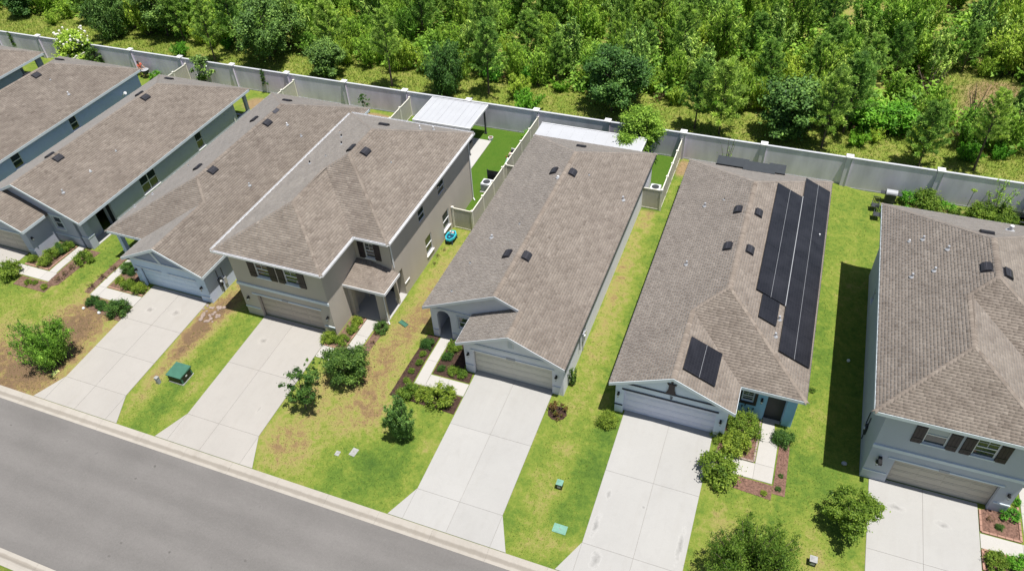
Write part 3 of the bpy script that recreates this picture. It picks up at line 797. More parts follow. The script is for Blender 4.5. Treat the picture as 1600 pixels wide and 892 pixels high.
def build_roof(r, root, fasc, th=0.17, gutter=False, eave=None):
    """solid deck, fascia boards, shingle tabs, ridge caps"""
    mb = MB()
    for poly, fn in r.sl:
        pts = [fn(a, t, 0) for a, t in poly]
        nx = (Vector(pts[1]) - Vector(pts[0])).cross(Vector(pts[2]) - Vector(pts[0]))
        if nx.z < 0: pts = pts[::-1]
        n = len(pts)
        low = [(x, y, z - th) for x, y, z in pts]
        mb.poly(pts + low, [tuple(range(n)), tuple(range(2 * n - 1, n - 1, -1))] + [(i, n + i, n + (i + 1) % n, (i + 1) % n) for i in range(n)])
    roof = mb.build("roof", M['shingle'], root)
    add_shingles(r.sl, roof)
    X = r.X; sg = r.sg; g, W, yf, yw, yb, ez, h, w2 = r.g, r.W, r.yf, r.yw, r.yb, r.ez, r.g / 2, r.W / 2
    Z = lambda t: ez + r.S * t
    dn = Vector((0, 0, -r.S))
    out = lambda ux, uy: Vector((ux * sg, uy, -r.S))
    P = lambda u, y, t: Vector((X(u), y, Z(t)))
    L = []
    M2 = yb - w2
    if r.kind == 'H':
        V_ = yw + h; M1 = yw + w2
        R1y = yf if r.gable else yf + h
        L += [(P(h, R1y, h), P(h, V_, h), out(-1, 0), out(1, 0)), (P(w2, M1, w2), P(w2, M2, w2), out(-1, 0), out(1, 0)),
              (P(h, V_, h), P(w2, M1, w2), out(-1, 0), out(0, -1)), (P(W, yw, 0), P(w2, M1, w2), out(1, 0), out(0, -1))]
        if not r.gable:
            L += [(P(0, yf, 0), P(h, yf + h, h), out(-1, 0), out(0, -1)), (P(g, yf, 0), P(h, yf + h, h), out(1, 0), out(0, -1))]
    else:
        L += [(P(h, yf, h), P(h, yw, h), out(-1, 0), out(1, 0)), (P(w2, yw, w2), P(w2, M2, w2), out(-1, 0), out(1, 0))]
    L += [(P(0, yb, 0), P(w2, M2, w2), out(-1, 0), out(0, 1)), (P(W, yb, 0), P(w2, M2, w2), out(1, 0), out(0, 1))]
    caps(L, roof)
    # fascia boards: (p0, p1, outward)
    B = []
    o_ = lambda x, y: Vector((x * sg, y, 0))
    B += [(P(0, yf, 0), P(0, yb, 0), o_(-1, 0)), (P(W, yw, 0), P(W, yb, 0), o_(1, 0)), (P(0, yb, 0), P(W, yb, 0), o_(0, 1)), (P(g, yf, 0), P(g, yw, 0), o_(1, 0))]
    if r.kind == 'H':
        B += [(P(g, yw, 0), P(W, yw, 0), o_(0, -1))]
        if r.gable: B += [(P(0, yf, 0), P(h, yf, h), o_(0, -1)), (P(g, yf, 0), P(h, yf, h), o_(0, -1))]
        else: B += [(P(0, yf, 0), P(g, yf, 0), o_(0, -1))]
    else:
        B += [(P(0, yf, 0), P(h, yf, h), o_(0, -1)), (P(g, yf, 0), P(h, yf, h), o_(0, -1)), (P(W, yw, 0), P(w2, yw, w2), o_(0, -1)), (P(w2, yw, w2), P(h + .03, yw, h + .03), o_(0, -1))]
    for kb, (p0, p1, o) in enumerate(B):
        shade_m = eave if (eave and kb < 2) else None  # side boards coloured dark to draw the shadow line under the eave
        if gutter:
            z_ = Vector((0, 0, 1)); gd = (p1 - p0); gl = gd.length; gd.normalize()
            gm = MB()
            gm.fr(gd, o, z_, p0, -.03, gl + .03, .038, .048, -.10, .03); gm.fr(gd, o, z_, p0, -.03, gl + .03, .150, .162, -.10, .035); gm.fr(gd, o, z_, p0, -.03, gl + .03, .048, .150, -.10, -.088)
            gm.build("gutter", M['white'], root)
        m_ = MB()
        q = [p0 + o * .003, p1 + o * .003, p1 + o * .035, p0 + o * .035]
        hh = th + .02
        m_.poly([v + Vector((0, 0, -.02 if shade_m else .016)) for v in q] + [v + Vector((0, 0, -hh)) for v in q],
                [(0, 1, 2, 3), (7, 6, 5, 4), (0, 4, 5, 1), (1, 5, 6, 2), (2, 6, 7, 3), (3, 7, 4, 0)])
        m_.build("fascia", shade_m or fasc, root)
    return roof

# ------------------------------------------------------------------ walls with real openings
def facemap(face, pos):
    if face == '-y': return lambda a, d, z: (a, pos - d, z)
    if face == '+y': return lambda a, d, z: (a, pos + d, z)
    if face == '+x': return lambda a, d, z: (pos + d, a, z)
    return lambda a, d, z: (pos - d, a, z)

def fbox(mb, face, pos, a0, a1, d0, d1, z0, z1):
    m_ = facemap(face, pos)
    p, q = m_(a0, d0, z0), m_(a1, d1, z1)
    return mb.box(p[0], q[0], p[1], q[1], p[2], q[2])

def wall(root, mt, face, pos, a0, a1, z0, z1, op=(), th=0.20, top=None):
    """wall surface with openings cut out; cells share edges. op: (a0,a1,z0,z1)"""
    As = sorted({a0, a1, *[o[0] for o in op], *[o[1] for o in op]}); As = [a for a in As if a0 <= a <= a1]
    Zs = sorted({z0, z1, *[o[2] for o in op], *[o[3] for o in op]}); Zs = [z for z in Zs if z0 <= z <= z1]
    if face in ('+x', '-x'): pos += .004 if face == '+x' else -.004
    m_ = facemap(face, pos); mb = MB()
    solid = lambda i, j: 0 <= i < len(As) - 1 and 0 <= j < len(Zs) - 1 and not any(o[0] < (As[i] + As[i + 1]) / 2 < o[1] and o[2] < (Zs[j] + Zs[j + 1]) / 2 < o[3] for o in op)
    for i in range(len(As) - 1):
        for j in range(len(Zs) - 1):
            if not solid(i, j): continue
            A, B_, C, D = As[i], As[i + 1], Zs[j], Zs[j + 1]
            q = lambda d: [m_(A, d, C), m_(B_, d, C), m_(B_, d, D), m_(A, d, D)]
            mb.poly(q(0), [(0, 1, 2, 3)]); mb.poly(q(-th), [(3, 2, 1, 0)])
            if not solid(i - 1, j): mb.poly([m_(A, 0, C), m_(A, 0, D), m_(A, -th, D), m_(A, -th, C)], [(0, 1, 2, 3)])
            if not solid(i + 1, j): mb.poly([m_(B_, 0, C), m_(B_, -th, C), m_(B_, -th, D), m_(B_, 0, D)], [(0, 1, 2, 3)])
            if not solid(i, j - 1): mb.poly([m_(A, 0, C), m_(A, -th, C), m_(B_, -th, C), m_(B_, 0, C)], [(0, 1, 2, 3)])
            if not solid(i, j + 1): mb.poly([m_(A, 0, D), m_(B_, 0, D), m_(B_, -th, D), m_(A, -th, D)], [(0, 1, 2, 3)])
    return mb.build("wall", mt, root)

def window(root, face, pos, a0, a1, z0, z1, fm='white', glass='glass', cols=1, sill=True, grid=False, upper=None, sillm=None):
    """single-hung window set in the opening: frame, panes, sill"""
    d0, d1 = -.09, -.03; f = .05
    zm = (z0 + z1) / 2
    mb = MB()
    fbox(mb, face, pos, a0, a0 + f, d0, d1, z0, z1); fbox(mb, face, pos, a1 - f, a1, d0, d1, z0, z1)
    fbox(mb, face, pos, a0 + f, a1 - f, d0, d1, z0, z0 + f); fbox(mb, face, pos, a0 + f, a1 - f, d0, d1, z1 - f, z1)
    am = [a0 + (a1 - a0) * k / cols for k in range(1, cols)]
    cuts = [a0 + f] + am + [a1 - f]
    fr = mb.build("window", M[fm], root)
    for a in am: fbox(MB(), face, pos, a - .035, a + .035, d0 - .002, d1 + .004, z0 + f, z1 - f).build("mullion", M[fm], fr)
    for k in range(cols):
        lo, hi = cuts[k], cuts[k + 1]
        lo2 = lo + (.035 if k else 0); hi2 = hi - (.035 if k < cols - 1 else 0)
        fbox(MB(), face, pos, lo2, hi2, d0 + .002, d1 + .008, zm - .028, zm + .028).build("meeting_rail", M[fm], fr)
        if grid:
            for z in ((z0 + f + zm) / 2, (zm + z1 - f) / 2): fbox(MB(), face, pos, lo2, hi2, d0 + .004, d1 - .01, z - .010, z + .010).build("muntin", M[fm], fr)
            am_ = (lo2 + hi2) / 2
            fbox(MB(), face, pos, am_ - .010, am_ + .010, d0 + .006, d1 - .012, zm + .03, z1 - f).build("muntin", M[fm], fr)
        fbox(MB(), face, pos, lo2, hi2, d0 + .012, d0 + .022, z0 + f, zm - .028).build("pane", M[glass], fr)
        fbox(MB(), face, pos, lo2, hi2, d0 + .024, d0 + .034, zm + .028, z1 - f).build("pane", M[upper or glass], fr)
    if sill:
        fbox(MB(), face, pos, a0 - .07, a1 + .07, -.05, .075, z0 - .085, z0 - .004).build("sill", M[sillm or fm], fr)
    return fr

def shutters(root, y, a0, a1, z0, z1, w_=0.5, mt='shutter'):
    for lo, hi in ((a0 - w_ - .02, a0 - .02), (a1 + .02, a1 + w_ + .02)):
        mb = MB().box(lo, hi, y - .045, y - .003, z0 - .06, z1 + .04)
        sh = mb.build("shutter", M[mt], root)
        n = 3
        bw = (hi - lo) / n
        for k in range(n):
            MB().box(lo + k * bw + .006, lo + (k + 1) * bw - .006, y - .060, y - .047, z0 - .055, z1 + .035).build("board", M[mt], sh)
        for zz in (z0 + .22, z1 - .26):
            MB().box(lo + .01, hi - .01, y - .075, y - .062, zz, zz + .075).build("batten", M['black'], sh)

def garage_door(root, y, a0, a1, z0, z1, mt, rows=4, cols=4):
    d = MB().box(a0, a1, y + .03, y + .07, z0, z1).build("garage_door", M[mt], root)
    hh = (z1 - z0) / rows
    me = MB().box(0, a1 - a0, -.022, .029, .010, hh - .010)
    prof = me.mesh("door_panel", M[mt])
    for k in range(rows):
        link("door_panel", prof, d, (a0 - wloc(d).x, y - wloc(d).y, z0 + k * hh - wloc(d).z))
    # raised fields inside each section
    w_ = (a1 - a0) / cols
    fme = MB().box(.10, w_ - .10, -.034, -.0225, .10, hh - .10).mesh("raised_field", M[mt])
    for k in range(rows):
        for c in range(cols):
            link("raised_field", fme, d, (a0 + c * w_ - wloc(d).x, y - wloc(d).y, z0 + k * hh - wloc(d).z))
    MB().box(a0, a1, y - .02, y + .03, z0 - .03, z0 + .012).build("door_seal", M['black'], d)
    return d

def wall_lamp(root, face, pos, a, z):
    mb = MB(); fbox(mb, face, pos, a - .055, a + .055, .002, .03, z - .10, z + .12)
    fbox(mb, face, pos, a - .02, a + .02, .03, .14, z + .07, z + .10)
    m_ = facemap(face, pos)
    c = m_(a, .14, z)
    mb.tube((c[0], c[1], z + .03), (c[0], c[1], z + .14), .085, .03, 8)
    mb.tube((c[0], c[1], z - .17), (c[0], c[1], z - .145), .05, .05, 8)
    o = mb.build("wall_lamp", M['black'], root)
    MB().tube((c[0], c[1], z - .144), (c[0], c[1], z + .029), .045, .065, 8).build("lamp_glass", M['lampglass'], o)

def trim(root, face, pos, a0, a1, z0, z1, mt='trimgrey', d=.05):
    return fbox(MB(), face, pos, a0, a1, .002, d, z0, z1).build("trim", M[mt], root)

def surf(r, kind, p):
    """frame on a slope at world (x,y): origin, along, up, normal"""
    k = 1 / math.sqrt(1 + r.S ** 2); x, y = p
    if kind == 'L': t = (x - r.x0) * r.sg; up = Vector((r.sg * k, 0, r.S * k)); a = Vector((0, 1, 0)); n = Vector((-r.sg * r.S * k, 0, k))
    if kind == 'R': t = r.W - (x - r.x0) * r.sg; up = Vector((-r.sg * k, 0, r.S * k)); a = Vector((0, 1, 0)); n = Vector((r.sg * r.S * k, 0, k))
    if kind == 'G': t = r.g - (x - r.x0) * r.sg; up = Vector((-r.sg * k, 0, r.S * k)); a = Vector((0, 1, 0)); n = Vector((r.sg * r.S * k, 0, k))
    if kind == 'B': t = r.yb - y; up = Vector((0, -k, r.S * k)); a = Vector((1, 0, 0)); n = Vector((0, r.S * k, k))
    return Vector((x, y, r.ez + r.S * t)), a, up, n

def roof_vent(root, r, kind, p):
    o, a, t, n = surf(r, kind, p)
    mb = MB()
    mb.fr(a, t, n, o, -.36, .36, -.30, .26, .03, .045)          # flashing
    mb.fr(a, t, n, o, -.30, .30, -.22, .14, .045, .135)
    b = len(mb.v)
    P = lambda i, j, k: o + a * i + t * j + n * k
    # sloping hood
    mb.poly([P(-.33, -.26, .12), P(.33, -.26, .12), P(.33, -.10, .175), P(-.33, -.10, .175), P(.33, .20, .15), P(-.33, .20, .15), P(-.33, -.26, .06), P(.33, -.26, .06), P(.33, .20, .05), P(-.33, .20, .05)],
            [(0, 1, 2, 3), (3, 2, 4, 5), (6, 7, 1, 0), (7, 8, 4, 2, 1), (9, 6, 0, 3, 5), (5, 4, 8, 9)])
    v = mb.build("roof_vent", M['vent'], root)
    MB().fr(a, t, n, o, -.335, .335, -.02, .015, .150, .185).build("rib", M['ventrib'], v)

def vent_pipe(root, r, kind, p, hgt=.30, mt='pipe', rad=.045):
    o, a, t, n = surf(r, kind, p)
    v = MB().tube(o, o + Vector((0, 0, hgt + .03)), rad, rad, 8).build("vent_pipe", M[mt], root)
    MB().tube(o + n * .03, o + n * .03 + Vector((0, 0, .08)), rad * 2.3, rad * 1.25, 10).build("pipe_boot", M['pipe'], v)

def shell(root, r, mt, front_op=(), wing_op=(), left_op=(), right_op=(), back_op=(), inset=.32, z0=-.35, gmat=None, zt=None, ret_op=(), li=None):
    """outer walls below the eaves. left = garage-side, right = far side"""
    sg, X = r.sg, r.X
    zt = zt or r.ez - .03
    li = inset if li is None else li
    f0, f1 = sorted((X(li), X(r.g - inset)))
    w0, w1 = sorted((X(r.g - inset), X(r.W - inset)))
    lf, rf = ('-x', '+x') if sg > 0 else ('+x', '-x')
    wall(root, gmat or mt, '-y', r.yf + inset, f0, f1, z0, zt, front_op)
    wall(root, mt, '-y', r.yw + inset, w0 + (.0 if sg > 0 else 0), w1, z0, zt, wing_op)
    wall(root, gmat or mt, rf, X(r.g - inset), r.yf + inset + .003, r.yw + inset - .003, z0, zt, ret_op)
    wall(root, mt, lf, X(li), r.yf + inset + .003, r.yb - inset, z0, zt, left_op)
    wall(root, mt, rf, X(r.W - inset), r.yw + inset + .003, r.yb - inset, z0, zt, right_op)
    wall(root, mt, '+y', r.yb - inset, min(X(li), X(r.W - inset)) + .003, max(X(li), X(r.W - inset)) - .003, z0, zt, back_op)

def gable_wall(root, r, mt, which='g', inset=.32):
    X = r.X; i = inset
    if which == 'g': a, b, m_, y = i, r.g - i, r.g / 2, r.yf + i
    else: a, b, m_, y = i, r.W - i, r.W / 2, r.yw + i
    zt = r.ez - .03; zp = r.ez + r.S * m_ - .10 
    pts = [(X(a), zt), (X(b), zt), (X(b), zt + .02), (X(m_), zp), (X(a), zt + .02)]
    n = 5
    v = [(x, y + .002, z) for x, z in pts] + [(x, y + .2, z) for x, z in pts]
    f = [tuple(range(n)), tuple(range(2 * n - 1, n - 1, -1))] + [(k, n + k, n + (k + 1) % n, (k + 1) % n) for k in range(n)]
    if r.sg < 0: f = [q[::-1] for q in f]
    return MB().poly(v, f).build("gable_wall", mt, root)

def downspout(root, pts, mt='white'):
    mb = MB()
    for a, b in zip(pts[:-1], pts[1:]): mb.tube(a, b, .045, .045, 6)
    return mb.build("downspout", M[mt], root)

def meters(root, face, pos, a, z=1.3, mt='pipe'):
    mb = MB(); fbox(mb, face, pos, a - .15, a + .15, .003, .12, z - .3, z + .3); b = mb.build("meter_box", M[mt], root)
    mb = MB(); fbox(mb, face, pos, a + .30, a + .55, .003, .10, z - .45, z + .05); mb.build("meter_box", M['alu'], root)
    mb = MB(); m_ = facemap(face, pos)
    for q, lo, hi in ((-.05, z + .3, z + 1.0), (.42, z + .05, z + .9), (.05, .0, z - .3)):
        mb2 = MB(); mb2.tube(m_(a + q, .05, lo), m_(a + q, .05, hi), .025, .025, 6); mb2.build("conduit", M[mt], root)
    c = m_(a, .121, z + .08); d = m_(a, .20, z + .08)
    MB().tube(c, d, .09, .08, 12).build("meter_dial", M['lampglass'], b)

# ================================================================== E: powder blue, solar
def house_E():
    r = Roof(-5.76, 1, 9.95, 6.64, 25.95, 27.88, 48.5, 2.65, 'H')
    eav = M['darkmetal']  # dark board colour stands in for shadow under the side eaves
    h = empty("blue_house", (-0.8, 37, 0), "powder blue single-storey house with black solar panels on its roof", "house")
    build_roof(r, h, M['trimblue'], eave=eav)
    shell(h, r, M['w_blue'], front_op=[(-4.98, -.02, -.36, 2.02)], wing_op=[(2.35, 3.35, -.36, 2.05), (1.06, 1.68, 1.30, 2.08)], gmat=M['w_blue'])
    # wing front: cyan cast of its deeper shade put into a bluer stucco
    gable_wall(h, r, M['w_blue'])
    garage_door(h, 26.50, -4.98, -.02, .0, 2.02, 'g_lav')
    trim(h, '-y', 26.27, -5.08, .08, 2.03, 2.12, 'trimdark')
    trim(h, '-y', 26.27, -4.85, -.12, 2.55, 2.63, 'trimdark')
    trim(h, '-y', 26.27, -5.44, -5.0, .66, .72, 'trimdark')
    # shutter-shaped ornament in the gable with a ball above
    mb = MB()
    y = 26.245
    prof = [(2.64, -.27), (2.80, -.22), (2.95, -.17), (3.25, -.15), (3.33, -.17), (3.40, -.24), (3.44, -.25)]
    for (z0, a), (z1, b) in zip(prof[:-1], prof[1:]):
        mb.poly([(-2.49 + a, y, z0), (-2.49 - a, y, z0), (-2.49 - b, y, z1), (-2.49 + b, y, z1), (-2.49 + a, y - .05, z0), (-2.49 - a, y - .05, z0), (-2.49 - b, y - .05, z1), (-2.49 + b, y - .05, z1)],
                [(4, 5, 6, 7), (3, 2, 1, 0), (0, 1, 5, 4), (1, 2, 6, 5), (2, 3, 7, 6), (3, 0, 4, 7)])
    orn = mb.build("gable_ornament", M['shutter'], h)
    MB().ball((-2.49, 26.20, 3.60), .07).build("finial_ball", M['shutter'], orn)
    mb = MB()
    for cz, in ((2.385,), (2.275,)):
        for k in range(7):
            a0 = -2.0 + k * .62; a1 = a0 + .62
            mb.tube((-2.46 + .075 * math.cos(a0), 26.235, cz + .055 * math.sin(a0)), (-2.46 + .075 * math.cos(a1), 26.235, cz + .055 * math.sin(a1)), .016, .016, 5)
    mb.build("house_number", M['black'], h, label="small dark figure mounted above the garage door")
    wall_lamp(h, '-y', 26.27, -5.26, 1.62); wall_lamp(h, '-y', 26.27, .26, 1.42)
    # entry wing
    w = wall(h, M['w_blue_shade'], '-y', 28.190, .63, 3.86, 0, 2.60, [(2.35, 3.35, -.1, 2.05), (1.06, 1.68, 1.30, 2.08)], th=.012)
    window(h, '-y', 28.2, 1.06, 1.68, 1.30, 2.08, grid=True, sill=False)
    for a, b, z0, z1 in ((.70, 1.04, 1.10, 2.16), (1.70, 1.86, 1.10, 2.16), (1.04, 1.70, 1.10, 1.28)):
        MB().box(a, b, 28.13, 28.187, z0, z1).build("window_box", M['shutter'], h)
    for side in (2.35, 3.35): MB().box(side - .04, side + .04, 28.40, 29.3, 0, 2.1).build("alcove_wall", M['w_blue_shade'], h)
    MB().box(2.39, 3.31, 28.42, 28.48, 0, 2.10).build("door", M['door'], h)
    MB().box(2.40, 3.30, 28.20, 28.42, -.06, .03).build("step", M['slab'], h)
    wall_lamp(h, '-y', 28.18, 2.1, 1.7)
    for x, z in ((1.15, .75), (1.5, .62), (1.75, .7), (1.3, .9)):
        MB().box(x, x + .05, 28.14, 28.187, z, z + .16).build("wall_bracket", M['black'], h)
    for p in ((-1.40, 40.5), (-1.44, 36.7)): roof_vent(h, r, 'L', p)
    for p in ((-.20, 40.5), (-.22, 36.7)): roof_vent(h, r, 'R', p)
    for p, k in (((-3.59, 41.65), 'L'), ((-3.6, 35.5), 'L'), ((2.14, 32.5), 'R'), ((2.08, 31.1), 'R')): vent_pipe(h, r, k, p, .28, 'alu', .06)
    vent_pipe(h, r, 'L', (-2.46, 42.0), .12, 'black', .04)
    # solar panels
    k = math.sqrt(1 + S * S)
    def array(kind, xa, xb, ya, yb_, cols, rows):
        for c in range(cols):
            for q in range(rows):
                x = xa + (xb - xa) * (c + .5) / cols; y_ = ya + (yb_ - ya) * (q + .5) / rows
                o, a, t, n = surf(r, kind, (x, y_))
                hw = (xb - xa) / cols / 2 * k; hl = (yb_ - ya) / rows / 2
                pn = MB().fr(a, t, n, o, -hl + .006, hl - .006, -hw + .012, hw - .012, .10, .145).build("solar_panel", M['solar'], h)
                if c % 2 == 0 and cols > 1:
                    MB().fr(a, t, n, o, -hl, hl, -hw - .006, -hw + .006, .11, .150).build("panel_rail", M['pipe'], pn)
    o, a, t, n = surf(r, 'R', (2.295, 39.2)); MB().fr(a, t, n, o, -5.5, 5.5, -.018, .018, .11, .151).build('panel_rail', M['pipe'], h)
    array('R', .56, 2.27, 33.72, 44.6, 2, 5)
    array('R', 2.32, 4.06, 30.12, 46.95, 2, 8)
    array('R', .95, 1.98, 31.76, 33.66, 1, 2)
    array('G', -2.19, -.44, 26.8, 29.2, 2, 1)
    vent_pipe(h, r, 'R', (3.75, 41.64), .24, 'white', .05)
    # rear patio cover of stepped dark sheets
    pc = empty("patio_cover", (-1.4, 48.6, 0), "low dark grey patio cover at the back eave of the powder blue house", "patio cover")
    for a, b, y0, y1, z in ((-3.8, -1.6, 47.85, 48.95, 3.02), (-1.9, .3, 47.55, 48.75, 3.05), (-.2, .98, 47.85, 49.0, 3.0)):
        MB().box(a, b, y0, y1, z, z + .10).build("roof_sheet", M['darkmetal'], pc)
    MB().box(-1.2, -.58, 47.25, 47.55, 2.95, 3.03).build("roof_sheet", M['trimgrey'], pc)
    for x in (-3.6, .75): MB().box(x - .06, x + .06, 48.7, 48.82, 0, 3.02).build("post", M['darkmetal'], pc)
    for x in (-2.6, 0.0): MB().box(x - .03, x + .03, 47.95, 48.05, 2.75, 3.02).build("bracket", M['darkmetal'], pc)
house_E()

# ================================================================== D: light grey, arched entry
def house_D():
    r = Roof(-8.27, -1, 9.68, 6.55, 26.02, 28.13, 48.5, 2.65, 'G')
    h = empty("grey_house", (-13.1, 37, 0), "light grey single-storey house with arched entry, in the middle", "house")
    build_roof(r, h, M['trimgrey'], eave=M['darkmetal'])  # dark side fascias: under-eave shadow put into the colour
    shell(h, r, M['w_grey'], front_op=[(-13.94, -9.12, -.36, 2.0)], wing_op=[(-17.22, -16.34, -.36, 2.32), (-15.78, -15.08, 1.22, 2.15)], li=.18)
    gable_wall(h, r, M['w_grey'], 'g'); gable_wall(h, r, M['w_grey'], 'm')
    garage_door(h, 26.60, -13.94, -9.12, 0, 2.0, 'g_cream')
    trim(h, '-y', 26.34, -14.08, -11.86, 2.02, 2.10, 'white'); trim(h, '-y', 26.34, -11.30, -9.0, 2.02, 2.10, 'white')
    MB().box(-11.84, -11.32, 26.30, 26.337, 1.98, 2.14).build("house_number_plate", M['pipe'], h)
    trim(h, '-y', 26.34, -14.40, -8.72, 2.50, 2.64, 'trimgrey')
    trim(h, '-y', 26.34, -14.48, -13.96, .64, .72, 'trimgrey'); trim(h, '-y', 26.34, -9.10, -8.61, .64, .72, 'trimgrey')
    # gable louvre
    g = MB().box(-11.72, -11.38, 26.30, 26.337, 2.95, 3.82).build("gable_vent", M['white'], h)
    for k in range(7): MB().box(-11.68, -11.42, 26.285, 26.299, 3.0 + k * .115, 3.075 + k * .115).build("louvre", M['trimgrey'], g)
    wall_lamp(h, '-y', 26.34, -14.24, 1.62); wall_lamp(h, '-y', 26.34, -8.86, 1.55)
    # arch spandrels
    n = 10; cx = -16.78; rad = .44
    mb = MB()
    for k in range(n):
        a0 = -17.22 + .88 * k / n; a1 = a0 + .88 / n
        zz = [1.90 + math.sqrt(max(0, rad ** 2 - (a - cx) ** 2)) * .93 for a in (a0, a1)]
        mb.poly([(a0, 28.453, 2.33), (a1, 28.453, 2.33), (a1, 28.453, zz[1]), (a0, 28.453, zz[0]), (a0, 28.65, 2.33), (a1, 28.65, 2.33), (a1, 28.65, zz[1]), (a0, 28.65, zz[0])],
                [(3, 2, 1, 0), (2, 3, 7, 6), (4, 5, 6, 7)])
    mb.build("arch", M['w_grey'], h)
    for s_ in (-17.20, -16.36):
        pass
    window(h, '-y', 28.45, -15.78, -15.08, 1.22, 2.15, fm='white', sill=True)
    for a, b, z0, z1 in ((-15.90, -15.79, 1.12, 2.25), (-15.07, -14.96, 1.12, 2.25), (-15.79, -15.07, 2.16, 2.25)):
        trim(h, '-y', 28.45, a, b, z0, z1, 'trimgrey')
    trim(h, '-y', 28.45, -17.60, -14.98, 2.42, 2.55, 'trimgrey')
    trim(h, '-y', 28.45, -17.62, -17.24, .55, .62, 'trimgrey'); trim(h, '-y', 28.45, -16.32, -15.0, .55, .62, 'trimgrey')
    # porch behind the arch
    MB().box(-17.6, -14.9, 30.15, 30.25, -.02, 2.6).build("porch_wall", M['w_grey'], h)
    MB().box(-16.2, -16.1, 28.66, 30.15, -.02, 2.6).build("porch_wall", M['w_grey'], h)
    MB().box(-17.15, -16.3, 30.10, 30.148, 0, 2.05).build("door", M['door'], h)
    MB().box(-17.6, -16.2, 28.40, 30.15, -.06, .03).build("porch_floor", M['slab'], h)
    for p in ((-13.98, 41.5), (-13.85, 32.15)): roof_vent(h, r, 'R', p)
    for p in ((-12.67, 41.4), (-12.68, 32.15)): roof_vent(h, r, 'L', p)
    roof_vent(h, r, 'B', (-13.45, 46.15))
    vent_pipe(h, r, 'R', (-15.85, 34.4), .22, 'alu', .07); vent_pipe(h, r, 'R', (-13.35, 40.42), .14, 'white', .07); vent_pipe(h, r, 'L', (-9.08, 41.6), .3, 'alu', .07)
    for p, k in (((-14.28, 35.4), 'R'), ((-16.38, 29.2), 'R'), ((-16.33, 31.9), 'R'), ((-11.68, 42.1), 'L')): vent_pipe(h, r, k, p, .10, 'black', .035)
    meters(h, '+x', -8.45, 30.0, 1.35, 'pipe')
    downspout(h, [(-8.38, 29.3, 2.5), (-8.38, 29.3, .9)], 'pipe')
    # rear patio roof
    p = empty("patio_roof", (-13.7, 49.4, 0), "flat white panel patio roof behind the light grey house", "patio roof")
    n = 9; x0, x1 = -17.97, -9.45
    for k in range(n):
        a = x0 + (x1 - x0) * k / n; b = x0 + (x1 - x0) * (k + 1) / n
        MB().box(a + .01, b - .01, 48.2, 50.28, 2.62, 2.70).build("roof_panel", M['patiowhite'], p)
        MB().box(b - .02, b + .02, 48.2, 50.28, 2.702, 2.715).build("seam", M['patiowhite'], p)
    MB().box(x0, x1, 50.29, 50.36, 2.54, 2.74).build("beam", M['white'], p)
    MB().box(x1 + .005, x1 + .05, 48.2, 50.36, 2.54, 2.74).build("beam", M['white'], p)
    for x in (-17.8, -13.7, -9.6): MB().box(x - .05, x + .05, 50.2, 50.286, 0, 2.62).build("post", M['white'], p)
house_D()

